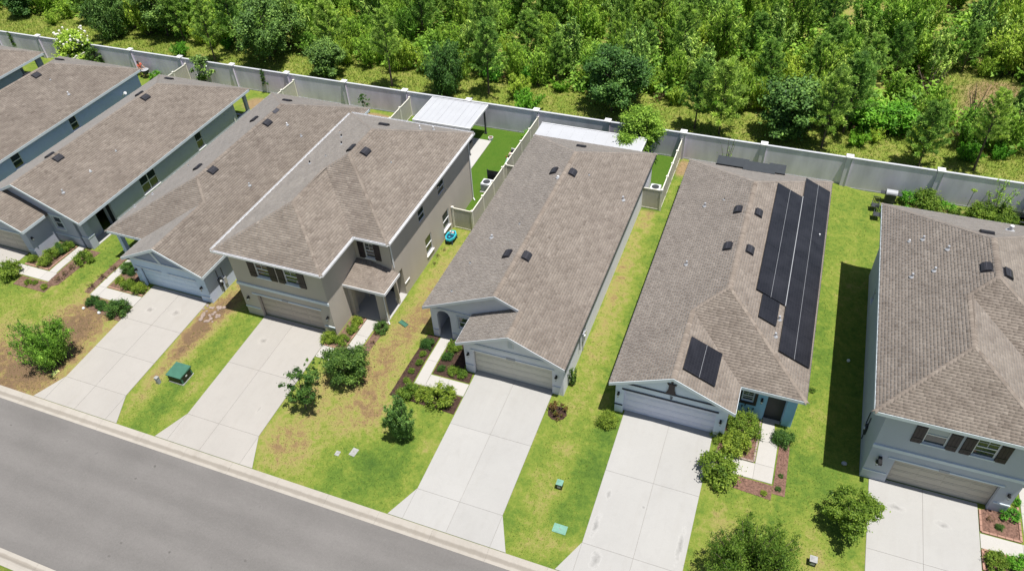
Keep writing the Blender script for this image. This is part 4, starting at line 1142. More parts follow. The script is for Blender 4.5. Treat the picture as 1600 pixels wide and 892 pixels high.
# ================================================================== C and F: two storeys
def two_storey(name, label, x0, z0, wm, band, fasc, gm, full, yo=0.0):
    r = Roof(x0, 1, 10.07, 7.67, 26.08 + yo, 29.82 + yo, 43.05 + yo, z0 + 5.5, 'H', gable=False)
    h = empty(name, (x0 + 5, 35, z0), label, "house")
    build_roof(r, h, M[fasc], gutter=full)
    dx = x0 + 30.77                       # details are laid out for the taupe house and shifted
    Y = 26.45 + yo; ins = .37
    ga, gb = -28.93 + dx, -24.28 + dx
    w1 = (-28.26 + dx, -27.30 + dx); w2 = (-26.17 + dx, -25.22 + dx); wz = (z0 + 3.72, z0 + 5.03)
    ri = [(37.40, 38.42, .62, 2.05), (34.60, 35.55, .62, 2.05), (37.25, 38.30, 3.82, 4.75), (34.22, 35.12, 3.74, 4.68), (30.25, 31.25, -.1, 2.35)] if full else []
    inner = (-22.72 + dx, -22.06 + dx, z0 + 3.66, z0 + 4.82)
    X = r.X; lx = X(.65); gx = X(r.g - ins); rx = X(r.W - .25)
    zt = z0 + 5.44
    wall(h, wm, '-y', Y, lx, gx, z0 - .35, zt, [(ga, gb, z0 - .36, z0 + 1.98), (*w1, *wz), (*w2, *wz)])
    wall(h, wm, '+x', gx, Y + .003, 30.2 + yo - .003, z0 - .35, zt)
    wall(h, wm, '-x', lx, Y + .003, 42.7 + yo, z0 - .35, zt, [(38.75, 39.25, z0 + 1.0, z0 + 1.9), (32.55, 33.55, z0 + 3.5, z0 + 4.5)] if not full else [])
    if not full:
        window(h, '-x', lx, 38.75, 39.25, z0 + 1.0, z0 + 1.9); window(h, '-x', lx, 32.55, 33.55, z0 + 3.5, z0 + 4.5)
    wall(h, wm, '-y', 30.2 + yo, gx, rx, z0 - .35, zt, [(gx + .25, rx - .003, z0 - .36, z0 + 2.45), inner])
    wall(h, wm, '+x', rx, 30.203 + yo, 42.7 + yo, z0 - .35, zt, [(a, b, z0 + c, z0 + d) for a, b, c, d in ri])
    wall(h, wm, '+y', 42.7 + yo, lx + .003, rx - .003, z0 - .35, zt)
    garage_door(h, Y + .26, ga, gb, z0, z0 + 1.98, gm)
    trim(h, '-y', Y, -29.25 + dx, -27.0 + dx, z0 + 1.99, z0 + 2.08, band); trim(h, '-y', Y, -26.52 + dx, -24.15 + dx, z0 + 1.99, z0 + 2.08, band)
    MB().box(-26.98 + dx, -26.54 + dx, Y - .035, Y - .002, z0 + 1.95, z0 + 2.11).build("house_number_plate", M['pipe'], h)
    trim(h, '-y', Y, lx - .04, gx + .05, z0 + 2.62, z0 + 2.82, band, .08)
    trim(h, '-y', Y, lx - .02, ga - .1, z0 + .66, z0 + .74, band); trim(h, '-y', Y, gb + .1, gx + .02, z0 + .66, z0 + .74, band)
    wall_lamp(h, '-y', Y, -29.66 + dx, z0 + 1.55); wall_lamp(h, '-y', Y, -23.78 + dx, z0 + 1.5)
    for k, (a, b) in enumerate((w1, w2)):
        window(h, '-y', Y, a, b, wz[0], wz[1], grid=full or k == 1, glass='glass', upper='blind' if (not full and k == 0) else None, sillm='trimblue')
        shutters(h, Y, a, b, wz[0], wz[1], .48)
    window(h, '-y', 30.2 + yo, inner[0], inner[1], inner[2], inner[3], grid=True)
    shutters(h, 30.2 + yo, inner[0], inner[1], inner[2], inner[3], .42)
    # porch roof
    if True:
        e = z0 + 2.86; sp = .28; xr = X(r.W) + .18; yq = 28.18 + yo; d = 30.2 + yo - yq; xl = gx
        fF = lambda a, t, l: (a, yq + t, e + sp * t + l); fR = lambda a, t, l: (xr - t, a, e + sp * t + l)
        sl = [([(xl, 0), (xr, 0), (xr - d, d), (xl, d)], fF), ([(yq, 0), (yq + d, 0), (yq + d, d)], fR)]
        mb = MB()
        for poly, fn in sl:
            pts = [fn(a, t, 0) for a, t in poly]
            if (Vector(pts[1]) - Vector(pts[0])).cross(Vector(pts[2]) - Vector(pts[0])).z < 0: pts = pts[::-1]
            q = len(pts)
            mb.poly(pts + [(x, y, e - .10) for x, y, z in pts], [tuple(range(q)), tuple(range(2 * q - 1, q - 1, -1))] + [(i, q + i, q + (i + 1) % q, (i + 1) % q) for i in range(q)])
        pr = mb.build("porch_roof", M['shingle'], h)
        add_shingles(sl, pr)
        MB().box(xl, xr + .04, yq - .04, yq - .003, e - .16, e + .035).build("fascia", M[fasc], h)
        MB().box(xr + .003, xr + .04, yq, yq + d, e - .16, e + .035).build("fascia", M[fasc], h)
        MB().box(xl + .003, rx, yq + .30, yq + .5, z0 + 2.40, e - .12).build("porch_beam", wm, h)
        MB().box(rx - .2, rx, yq + .503, 30.197 + yo, z0 + 2.40, e - .12).build("porch_beam", wm, h)
        col = MB().box(rx - .48, rx, yq + .30, yq + .66, z0 - .05, z0 + 2.398).build("column", wm, h)
        MB().box(rx - .50, rx + .02, yq + .28, yq + .68, z0 + 2.28, z0 + 2.37).build("column_band", M[band], col)
        MB().box(xl + .003, xl + .28, yq + .30, yq + .66, z0 - .05, z0 + 2.398).build("column", wm, h)
        MB().box(xl + .003, rx + .04, yq + .22, 31.25 + yo, z0 - .15, z0 + .045).build("porch_floor", M['slab'], h)
        MB().box(xl + .003, rx - .2, 31.25 + yo, 31.35 + yo, z0 + .046, z0 + 2.9).build("porch_wall", wm, h)
        MB().box(-22.6 + dx, -21.7 + dx, 31.2 + yo, 31.248 + yo, z0 + .05, z0 + 2.1).build("door", M['door'], h)
        if full:
            downspout(h, [(rx + .10, yq + .1, e - .1), (rx + .06, yq + .35, e - .5), (rx + .06, yq + .35, z0 + .1), (rx + .25, yq + .15, z0 + .05)])
            downspout(h, [(xr - .02 - .18, 29.95 + yo, z0 + 5.35), (rx + .07, 30.3 + yo, z0 + 5.0), (rx + .07, 30.3 + yo, e + .32)])
            downspout(h, [(rx + .22, 42.75 + yo, z0 + 5.35), (rx + .07, 42.5 + yo, z0 + 5.0), (rx + .07, 42.5 + yo, z0 + .1), (rx + .28, 42.3 + yo, z0 + .05)])
            # low wall with cap beside the porch
            trim(h, '+x', rx, 31.252, 31.9, z0 + .9, z0 + 1.0, 'white')
    for a, b, c, d in ri[:4]:
        window(h, '+x', rx, a, b, z0 + c, z0 + d, sill=c < 2)
    return h, r
hC, rC = two_storey("two_storey_house", "taupe two-storey house with dark shutters and small porch roof", -30.77, 0.0, M['w_taupe'], 'trimblue', 'white', 'g_taupe', True)
for p in ((-25.95, 35.6),): roof_vent(hC, rC, 'L', p)
roof_vent(hC, rC, 'R', (-25.1, 35.75)); roof_vent(hC, rC, 'B', (-26.2, 40.2))
for p in ((-27.72, 37.0), (-28.68, 38.45), (-29.35, 35.25)): vent_pipe(hC, rC, 'L', p, .2, 'black', .05)
vent_pipe(hC, rC, 'L', (-29.5, 39.5), .15, 'stone', .04); vent_pipe(hC, rC, 'L', (-28.24, 35.7), .1, 'black', .03); vent_pipe(hC, rC, 'R', (-23.5, 36.1), .1, 'black', .03)
for p in ((-23.8, 41.0), (-23.0, 41.5)): vent_pipe(hC, rC, 'B', p, .28, 'white', .05)
hF, rF = two_storey("two_storey_house", "steel grey two-storey house cut off by the right edge of the view", 6.87, -0.3, M['w_steel'], 'trimblue', 'trimblue', 'g_tan', False)
roof_vent(hF, rF, 'L', (11.45, 35.6)); roof_vent(hF, rF, 'R', (12.35, 35.4)); 
for p in ((11.5, 38.8), (12.0, 38.8)): pass
roof_vent(hF, rF, 'B', (11.75, 39.0))
for p in ((8.83, 38.75), (9.9, 37.55), (9.28, 35.84), (8.3, 35.55)): vent_pipe(hF, rF, 'L', p, .26, 'alu', .06)
vent_pipe(hF, rF, 'L', (8.2, 38.75), .14, 'white', .045); vent_pipe(hF, rF, 'B', (13.35, 40.9), .35, 'white', .11)
meters(hF, '-x', 7.52, 28.6, .9, 'darkmetal')
cam_f = MB().box(7.95, 8.12, 25.98, 26.45, 1.50, 1.66).build("floodlight", M['black'], hF)

# ================================================================== B: seafoam
def house_B():
    r = Roof(-32.7, -1, 9.78, 6.62, 26.12, 28.15, 48.5, 2.65, 'H')
    h = empty("seafoam_house", (-37.6, 37, 0), "seafoam blue single-storey house between taupe house and sage house", "house")
    build_roof(r, h, M['trimblue'])
    # the wing roof rests on a corner column over an open porch
    i = .32; yf = r.yf + i
    wall(h, M['w_bluegarage'], '-y', yf, -39.0, -33.02, -.35, 2.62, [(-38.62, -33.86, -.36, 1.74)])
    wall(h, M['w_green'], '+x', -33.02, yf + .003, 48.18, -.35, 2.62)
    wall(h, M['w_green'], '-x', -39.0, yf + .003, 30.8, -.35, 2.62)
    wall(h, M['w_green'], '-y', 30.8, -42.16, -39.2, -.35, 2.62, [(-41.95, -41.1, -.1, 2.05)])
    wall(h, M['w_green'], '-x', -42.16, 30.803, 48.18, -.35, 2.62)
    wall(h, M['w_green'], '+y', 48.18, -42.15, -33.03, -.35, 2.62)
    MB().box(-42.0, -41.1, 30.86, 30.92, 0, 2.05).build("door", M['door'], h)
    MB().box(-42.16, -39.02, 28.5, 28.7, 2.25, 2.62).build("porch_beam", M['w_green'], h)
    MB().box(-42.16, -41.98, 28.703, 30.79, 2.25, 2.62).build("porch_beam", M['w_green'], h)
    c = MB().box(-42.16, -41.86, 28.5, 28.8, -.1, 2.248).build("column", M['w_bluegarage'], h)
    MB().box(-42.19, -41.83, 28.47, 28.83, .62, .72).build("column_band", M['trimblue'], c)
    MB().box(-42.1, -39.02, 28.45, 30.79, -.1, .035).build("porch_floor", M['slab'], h)
    gable_wall(h, r, M['w_slate'])
    garage_door(h, 26.72, -38.62, -33.86, 0, 1.74, 'g_blue')
    trim(h, '-y', yf, -38.8, -36.55, 1.77, 1.87, 'trimblue'); trim(h, '-y', yf, -36.05, -33.75, 1.77, 1.87, 'trimblue')
    trim(h, '-y', yf, -38.9, -33.1, 2.50, 2.64, 'trimblue')
    MB().poly([(-36.95, yf - .05, 3.70), (-36.75, yf - .05, 3.78), (-36.20, yf - .05, 2.66), (-36.42, yf - .05, 2.66), (-36.95, yf, 3.70), (-36.75, yf, 3.78), (-36.20, yf, 2.66), (-36.42, yf, 2.66)],
              [(3, 2, 1, 0), (4, 5, 6, 7), (0, 1, 5, 4), (1, 2, 6, 5), (2, 3, 7, 6), (3, 0, 4, 7)]).build("gable_brace", M['trimblue'], h)
    trim(h, '-y', yf, -38.98, -38.66, .45, .53, 'trimblue'); trim(h, '-y', yf, -33.8, -33.04, .45, .53, 'trimblue')
    wall_lamp(h, '-y', yf, -38.82, 1.45); wall_lamp(h, '-y', yf, -33.45, 1.30)
    for p in ((-39.2, 41.95), (-39.15, 34.85)): roof_vent(h, r, 'R', p)
    for p in ((-37.2, 41.0), (-37.2, 34.2)): roof_vent(h, r, 'L', p)
    roof_vent(h, r, 'B', (-38.5, 45.45))
    for p, k in (((-41.62, 32.25), 'R'), ((-42.13, 30.85), 'R'), ((-34.8, 41.6), 'L')): vent_pipe(h, r, k, p, .16, 'pipe', .05)
    vent_pipe(h, r, 'L', (-36.1, 41.9), .2, 'white', .06); vent_pipe(h, r, 'L', (-34.75, 34.7), .22, 'alu', .06); vent_pipe(h, r, 'R', (-41.4, 36.05), .1, 'black', .035)
    o, a, t, n = surf(r, 'L', (-37.45, 42.6))
    MB().fr(a, t, n, o, -.32, .32, -.14, .14, .04, .07).build("roof_patch", M['ventrib'], h)
    meters(h, '+x', -33.02, 27.6, .95, 'darkmetal')
house_B()

# ================================================================== A2: sage
def house_A2():
    r = Roof(-54.95, 1, 9.99, 6.75, 26.15, 28.18, 48.58, 2.65, 'G')
    h = empty("sage_house", (-50, 37, 0), "sage grey single-storey house with square porch column, left of the seafoam house", "house")
    build_roof(r, h, M['trimblue'])
    i = .32; xr = r.X(r.W - i)
    yf = r.yf + i; yw = r.yw + i
    wall(h, M['w_sage'], '-y', yf, -54.63, -48.52, -.35, 2.62, [(-53.9, -49.2, -.36, 2.0)])
    garage_door(h, 26.7, -53.9, -49.2, 0, 2.0, 'g_tan')
    gable_wall(h, r, M['w_sage'], 'g'); gable_wall(h, r, M['w_sage'], 'm')
    wall(h, M['w_sage'], '+x', -48.52, yf + .003, yw - .003, -.35, 2.62)
    wall(h, M['w_sage'], '-y', yw, -48.52, -46.1, -.35, 2.62, [(-48.0, -47.2, 1.36, 2.42)])
    window(h, '-y', yw, -48.0, -47.2, 1.36, 2.42)
    for a, b, z0, z1 in ((-48.12, -48.01, 1.26, 2.53), (-47.19, -47.08, 1.26, 2.53), (-48.01, -47.19, 2.43, 2.53), (-48.01, -47.19, 1.2, 1.27)): trim(h, '-y', yw, a, b, z0, z1, 'trimblue')
    trim(h, '-y', yw, -48.5, -46.12, .72, .80, 'trimblue')
    trim(h, '-y', yw, -48.5, -45.3, 2.52, 2.64, 'trimblue')
    trim(h, '-y', yf, -54.0, -49.1, 2.03, 2.11, 'trimblue'); trim(h, '-y', yf, -49.1, -48.54, .6, .68, 'trimblue')
    wall(h, M['w_sage'], '+x', -46.1, yw + .003, 30.4, -.35, 2.62)          # recessed porch side
    c = MB().box(xr - .52, xr, yw, yw + .5, -.1, 2.40).build("column", M['w_sage'], h)
    MB().box(xr - .56, xr + .04, yw - .04, yw + .54, -.1, .95).build("column_base", M['w_sage'], c)
    MB().box(xr - .58, xr + .06, yw - .06, yw + .56, .952, 1.03).build("column_band", M['trimblue'], c)
    MB().box(-46.098, xr, yw + .002, yw + .2, 2.402, 2.62).build("porch_beam", M['w_sage'], h)
    MB().box(xr - .2, xr, yw + .21, 31.3, 2.402, 2.62).build("porch_beam", M['w_sage'], h)
    MB().box(-46.098, xr + .02, yw + .1, 31.3, -.1, .04).build("porch_floor", M['slab'], h)
    wall(h, M['w_sage'], '-y', 31.3, -46.3, xr - .003, -.35, 2.62, [(-46.05, -45.5, .05, 2.1)])
    MB().box(-46.05, -45.5, 31.36, 31.42, .05, 2.1).build("door", M['door'], h)
    ops = [(34.42, 36.15, .82, 2.30), (41.08, 41.90, .82, 2.28), (46.45, 47.98, .75, 2.3)]
    wall(h, M['w_sage'], '+x', xr, 31.303, 48.26, -.35, 2.62, ops)
    window(h, '+x', xr, *ops[0], cols=2); window(h, '+x', xr, *ops[1])
    wall(h, M['w_sage'], '-x', -54.63, yf + .003, 48.26, -.35, 2.62)
    wall(h, M['w_sage'], '+y', 48.26, -54.62, xr - .003, -.35, 2.62, [(-48.9, -45.6, .1, 2.3)])
    MB().box(-49.2, xr - .25, 45.9, 46.0, 0, 2.6).build("lanai_wall", M['w_sage'], h)
    MB().box(-49.3, -49.2, 45.9, 48.0, 0, 2.6).build("lanai_wall", M['w_sage'], h)
    MB().box(xr + .01, xr + .06, 46.0, 46.12, .3, 1.2).build("hose_bracket", M['white'], h)
    for p in ((-50.4, 41.9), (-50.4, 32.2)): roof_vent(h, r, 'L', p)
    for p in ((-49.55, 41.55), (-49.55, 32.1)): roof_vent(h, r, 'R', p)
    roof_vent(h, r, 'B', (-51.9, 46.7))
    vent_pipe(h, r, 'R', (-47.46, 35.3), .1, 'pipe', .04); vent_pipe(h, r, 'R', (-47.36, 32.5), .12, 'white', .05); vent_pipe(h, r, 'R', (-47.3, 29.75), .26, 'alu', .06)
    wall_lamp(h, '+x', -48.52, 26.7, 1.6)
house_A2()

# ================================================================== A1, A0
def house_plain(name, label, x0, yb, wm, extra):
    r = Roof(x0, -1, 10.0, 6.7, 26.1, 28.1, yb, 2.65, 'G')
    h = empty(name, (x0 - 5, 37, 0), label, "house")
    build_roof(r, h, M['trimblue'])
    i = .32; xr = x0 - i; xl = r.X(r.W - i)
    yf = r.yf + i; yw = r.yw + i
    wall(h, M[wm], '-y', yf, r.X(6.7 - i), xr, -.35, 2.62, [(x0 - 5.9, x0 - 1.1, -.36, 2.0)])
    garage_door(h, 26.7, x0 - 5.9, x0 - 1.1, 0, 2.0, 'g_tan')
    gable_wall(h, r, M[wm], 'g'); gable_wall(h, r, M[wm], 'm')
    wall(h, M[wm], '-x', r.X(6.7 - i), yf + .003, yw - .003, -.35, 2.62)
    wall(h, M[wm], '-y', yw, xl, r.X(6.7 - i), -.35, 2.62, [(xl + .5, xl + 1.4, -.1, 2.1)])
    MB().box(xl + .5, xl + 1.4, yw + .1, yw + .16, 0, 2.1).build("door", M['door'], h)
    wall(h, M[wm], '+x', xr, yf + .003, yb - i, -.35, 2.62, extra)
    for e in extra:
        if e[0] < 44: window(h, '+x', xr, *e)
    wall(h, M[wm], '-x', xl, yw + .003, yb - i, -.35, 2.62)
    bo = [(xr - 3.4, xr - .4, .1, 2.3)] if extra and extra[-1][0] > 44 else []
    wall(h, M[wm], '+y', yb - i, xl + .003, xr - .003, -.35, 2.62, bo)
    if bo:
        MB().box(xr - 3.8, xr - .25, yb - 3.3, yb - 3.2, 0, 2.6).build("lanai_wall", M[wm], h)
    return h, r
hA1, rA1 = house_plain("slate_blue_house", "slate blue single-storey house with dish antenna, second from the left", -57.55, 49.0, 'w_navy', [(33.75, 34.65, 1.12, 2.36), (40.02, 40.82, 1.08, 2.34)])
roof_vent(hA1, rA1, 'L', (-62.1, 42.1)); roof_vent(hA1, rA1, 'B', (-64.5, 46.6)); roof_vent(hA1, rA1, 'R', (-63.2, 42.1)); roof_vent(hA1, rA1, 'L', (-62.1, 33.5))
vent_pipe(hA1, rA1, 'L', (-61.1, 42.45), .1, 'black', .04); vent_pipe(hA1, rA1, 'L', (-59.1, 42.05), .28, 'white', .06)
mb = MB(); mb.tube((-57.87, 46.2, 1.3), (-57.45, 46.2, 1.6), .03, .03, 6); mb.tube((-57.45, 46.2, 1.6), (-57.0, 45.9, 1.9), .02, .02, 6)
d = mb.build("dish_mount", M['white'], hA1)
mb = MB(); mb.tube((-57.42, 46.25, 1.62), (-57.36, 46.2, 1.66), .06, .14, 10); mb.build("dish", M['white'], d)
hA0, rA0 = house_plain("slate_grey_house", "dark slate single-storey house at the far left corner", -69.9, 49.25, 'w_slate', [(46.4, 48.3, .75, 2.3)])
roof_vent(hA0, rA0, 'L', (-74.3, 42.0))
# ================================================================== perimeter wall and fences
def perimeter_wall():
    root = empty("perimeter_wall", (-30, 52.6, 0), "long pale grey precast wall with square pillars behind all the yards", "wall")
    px0 = -7.01; st = 6.13
    ks = range(-14, 6)
    zt = lambda x: 2.33 + min(0, -0.12 * max(0, x - 4) / 8) * 0
    px = [px0 + st * k for k in ks]
    for x in px:
        z = gzf(x, 52.5)
        p = MB().box(x - .20, x + .20, 52.42, 52.82, z - .1, 2.36).build("pillar", M['wallpanel'], root)
        MB().box(x - .26, x + .26, 52.36, 52.88, 2.362, 2.45).build("pillar_cap", M['white'], p)
        MB().box(x + .12, x + .199, 52.395, 52.418, z, 2.35).build("pillar_edge", M['walltrim'], p)
    for a, b in zip(px[:-1], px[1:]):
        z = gzf((a + b) / 2, 52.5)
        pn = MB().box(a + .203, b - .203, 52.56, 52.70, z - .15, 2.24).build("wall_panel", M['wallpanel'], root)
        MB().box(a + .203, b - .203, 52.535, 52.725, 2.242, 2.32).build("wall_cap", M['walltrim'], pn)
        MB().box(a + .21, b - .21, 52.545, 52.558, z - .05, z + .10).build("base_rail", M['walltrim'], pn)
perimeter_wall()

def fence(label, pts, sections=2.0, h=1.8, endpost=True):
    cx = sum(p[0] for p in pts) / len(pts); cy = sum(p[1] for p in pts) / len(pts)
    root = empty("yard_fence", (cx, cy, 0), label, "fence")
    up = Vector((0, 0, 1)); posts = []
    for (x0, y0), (x1, y1) in zip(pts[:-1], pts[1:]):
        p0 = Vector((x0, y0, gzf(x0, y0))); p1 = Vector((x1, y1, gzf(x1, y1)))
        d = p1 - p0; n = max(1, round(d.length / sections)); st = d.length / n; d.normalize(); s_ = Vector((-d.y, d.x, 0)).normalized()
        for k in range(n + 1):
            o = p0 + d * (k * st)
            if not any((o - q).length < .3 for q in posts):
                posts.append(o)
                po = MB().fr(d, s_, up, o, -.065, .065, -.065, .065, -.1, h + .02).build("post", M['fencerail'], root)
                MB().fr(d, s_, up, o, -.085, .085, -.085, .085, h + .022, h + .07).build("post_cap", M['fencerail'], po)
            if k < n:
                q = MB().fr(d, s_, up, o, .068, st - .068, -.02, .02, .12, h - .09).build("panel", M['fence'], root)
                MB().fr(d, s_, up, o, .068, st - .068, -.035, .035, h - .088, h - .005).build("rail", M['fencerail'], q)
                MB().fr(d, s_, up, o, .068, st - .068, -.035, .035, .04, .118).build("rail", M['fencerail'], q)
                m_ = int((st - .14) / .28)
                bw = (st - .14) / m_
                for j in range(1, m_):
                    MB().fr(d, s_, up, o, .068 + j * bw - .008, .068 + j * bw + .008, -.026, .026, .125, h - .095).build("board_joint", M['fence'], q)
    return root
fence("khaki vinyl fence with gate end between the grey house and the blue house", [(-8.5, 45.25), (-7.07, 45.25), (-7.05, 52.45)])
fence("khaki vinyl fence running back from the gate between taupe and grey houses", [(-20.83, 38.85), (-19.3, 38.8), (-19.1, 52.45)])
fence("short khaki fence return beside the grey house back corner", [(-19.12, 45.1), (-17.98, 45.1)])
fence("khaki vinyl fence between the taupe house yard and the seafoam house yard", [(-31.12, 43.3), (-31.1, 52.5)])
fence("pale vinyl fence panel at the perimeter wall behind the seafoam house corner", [(-43.1, 48.6), (-43.06, 52.45)])
fence("pale vinyl fence panel at the perimeter wall between sage and slate blue houses", [(-55.5, 48.9), (-55.45, 52.45)])
fence("pale vinyl fence panel at the perimeter wall between slate blue and corner houses", [(-67.8, 49.3), (-67.6, 52.45)])

# ================================================================== foliage meshes
def leaf_quads(c, nrm, size, r, aspect=0.55, vert=False):
    """c (n,3) centres, nrm (n,3) normals -> quads as rhombic leaves"""
    n = len(c)
    ref = r.normal(size=(n, 3))
    if vert:
        up_ = np.array([0, 0, 1.0]) + r.normal(0, .35, (n, 3)); a0 = up_ - nrm * (up_ * nrm).sum(1, keepdims=True); ref = np.cross(a0, nrm)
    a = np.cross(nrm, ref); a /= np.linalg.norm(a, axis=1, keepdims=True) + 1e-9
    b = np.cross(nrm, a)
    s = (size * r.uniform(.6, 1.3, n))[:, None]
    v = np.stack([c - a * s, c - b * s * aspect, c + a * s, c + b * s * aspect], 1)
    return v.reshape(-1, 3), np.arange(n * 4).reshape(n, 4)

def crown_mesh(name, mt, seed, clumps, leaves, size, up=0.5, aspect=0.55, vert=False):
    """clumps: list (x,y,z,rx,rz); real leaf faces spread over each clump's volume"""
    r = np.random.default_rng(seed)
    Vs = []; T = []
    zs = [c[2] for c in clumps]; z0, z1 = min(zs), max(zs) + 1e-3
    for (x, y, z, rx, rz) in clumps:
        n = max(4, int(leaves * (rx ** 1.6)))
        d = r.normal(size=(n, 3)); d /= np.linalg.norm(d, axis=1, keepdims=True)
        rad = np.abs(r.normal(0, .52, n)) + .12
        lump = 1 + .25 * np.sin(d[:, 0] * 5 + x * 3) * np.cos(d[:, 1] * 4 + y * 2)
        c = np.stack([x + d[:, 0] * rx * rad * lump, y + d[:, 1] * rx * rad * lump, z + d[:, 2] * rz * rad * lump], 1)
        nr = d * .7 + r.normal(size=(n, 3)) * .50 + np.array([0, 0, up * 1.6])
        nr /= np.linalg.norm(nr, axis=1, keepdims=True)
        v, _ = leaf_quads(c, nr, size, r, aspect, vert)
        Vs.append(v)
        ct = r.normal(0, .16)
        T.append(np.clip(.48 + ct + r.normal(0, .24, n), 0, 1))
    V = np.concatenate(Vs); T = np.concatenate(T)
    return mesh_np(name, V, np.arange(len(V)).reshape(-1, 4), mt, T)

def limbs_mesh(name, segs, mt):
    mb = MB()
    for p0, p1, r0, r1 in segs: mb.tube(p0, p1, r0, r1, 6, caps=False)
    return mb.mesh(name, mt, smooth=True)

def broadleaf(seed, h, cr, mt, leaves=75, size=.13, nclump=55, base=.30, flat=.8, trunk_r=.12, up=.5, clump_r=(.60, 1.25), skew=0.0):
    r = random.Random(seed)
    cz = h * (base + (1 - base) / 2); rz = h * (1 - base) / 2
    segs = []; clumps = []
    lean = Vector((r.uniform(-.06, .06) * h, r.uniform(-.06, .06) * h, 0))
    prev = Vector((0, 0, -.1)); nseg = 5
    tip = Vector((0, 0, h * .72)) + lean
    pts = [prev]
    for k in range(1, nseg + 1):
        f = k / nseg
        p = Vector((0, 0, 0)).lerp(tip, f) + Vector((r.uniform(-.05, .05), r.uniform(-.05, .05), 0)) * h * .25
        segs.append((pts[-1], p, trunk_r * (1 - .8 * (k - 1) / nseg), trunk_r * (1 - .8 * k / nseg))); pts.append(p)
    for k in range(nclump):
        u = r.uniform(-1, 1); th = r.uniform(0, 6.283); q = r.uniform(.35, 1) ** .5
        prof = math.sqrt(max(.05, 1 - u * u))
        lob = 1 + .30 * math.sin(3 * th + seed + 2 * u) + .24 * math.sin(5 * th + 2 * seed - 3 * u)
        x = math.cos(th) * cr * prof * q * lob; y = math.sin(th) * cr * prof * q * lob; z = cz + u * rz * (.9 if u > 0 else flat)
        x += lean.x; y += lean.y
        cr_ = r.uniform(*clump_r) * cr * .33
        clumps.append((x, y, z, cr_ * 1.1, cr_ * .75))
        if k % 3 == 0:
            o = pts[min(nseg, max(1, int((z / h) * nseg)))]
            o = o.lerp(pts[max(1, min(nseg, int((z / h) * nseg) - 1))], .6)
            mid = o.lerp(Vector((x, y, z)), .5) + Vector((0, 0, -.04 * h))
            segs += [(o, mid, trunk_r * .38, trunk_r * .25), (mid, Vector((x, y, z)), trunk_r * .25, .012)]
    cm = crown_mesh("crown", mt, seed, clumps, leaves / max(.2, (cr * .23) ** 1.6) * 1.0, size, up)
    return cm, limbs_mesh("trunk", segs, M['trunk'])

def upright(seed, h, cr, mt, stems=14, size=.12, leaves=46, trunk_r=.05, per=7):
    """wax-myrtle-like shrub: many ascending plumes"""
    r = random.Random(seed); segs = []; clumps = []
    for k in range(stems):
        th = r.uniform(0, 6.283); q = r.uniform(0, 1) ** .6
        x1, y1 = math.cos(th) * cr * q, math.sin(th) * cr * q
        z1 = h * (1 - .42 * q * q) * r.uniform(.78, 1.05)
        b = Vector((x1 * .15, y1 * .15, 0)); t = Vector((x1, y1, z1))
        segs += [(b, b.lerp(t, .5) + Vector((0, 0, .05 * h)), trunk_r, trunk_r * .6), (b.lerp(t, .5) + Vector((0, 0, .05 * h)), t, trunk_r * .6, .01)]
        for j in range(per):
            f = .22 + .80 * j / (per - 1)
            p = b.lerp(t, f) + Vector((0, 0, .05 * h * math.sin(math.pi * f)))
            cr_ = cr * .25 * (1.15 - .62 * f) * r.uniform(.8, 1.25)
            clumps.append((p.x + r.uniform(-.1, .1) * cr, p.y + r.uniform(-.1, .1) * cr, p.z, cr_, cr_ * 1.35))
    cm = crown_mesh("crown", mt, seed, clumps, leaves / (cr * .2) ** 1.6, size * 1.25, .10, .26, True)
    return cm, limbs_mesh("trunk", segs, M['trunk'])

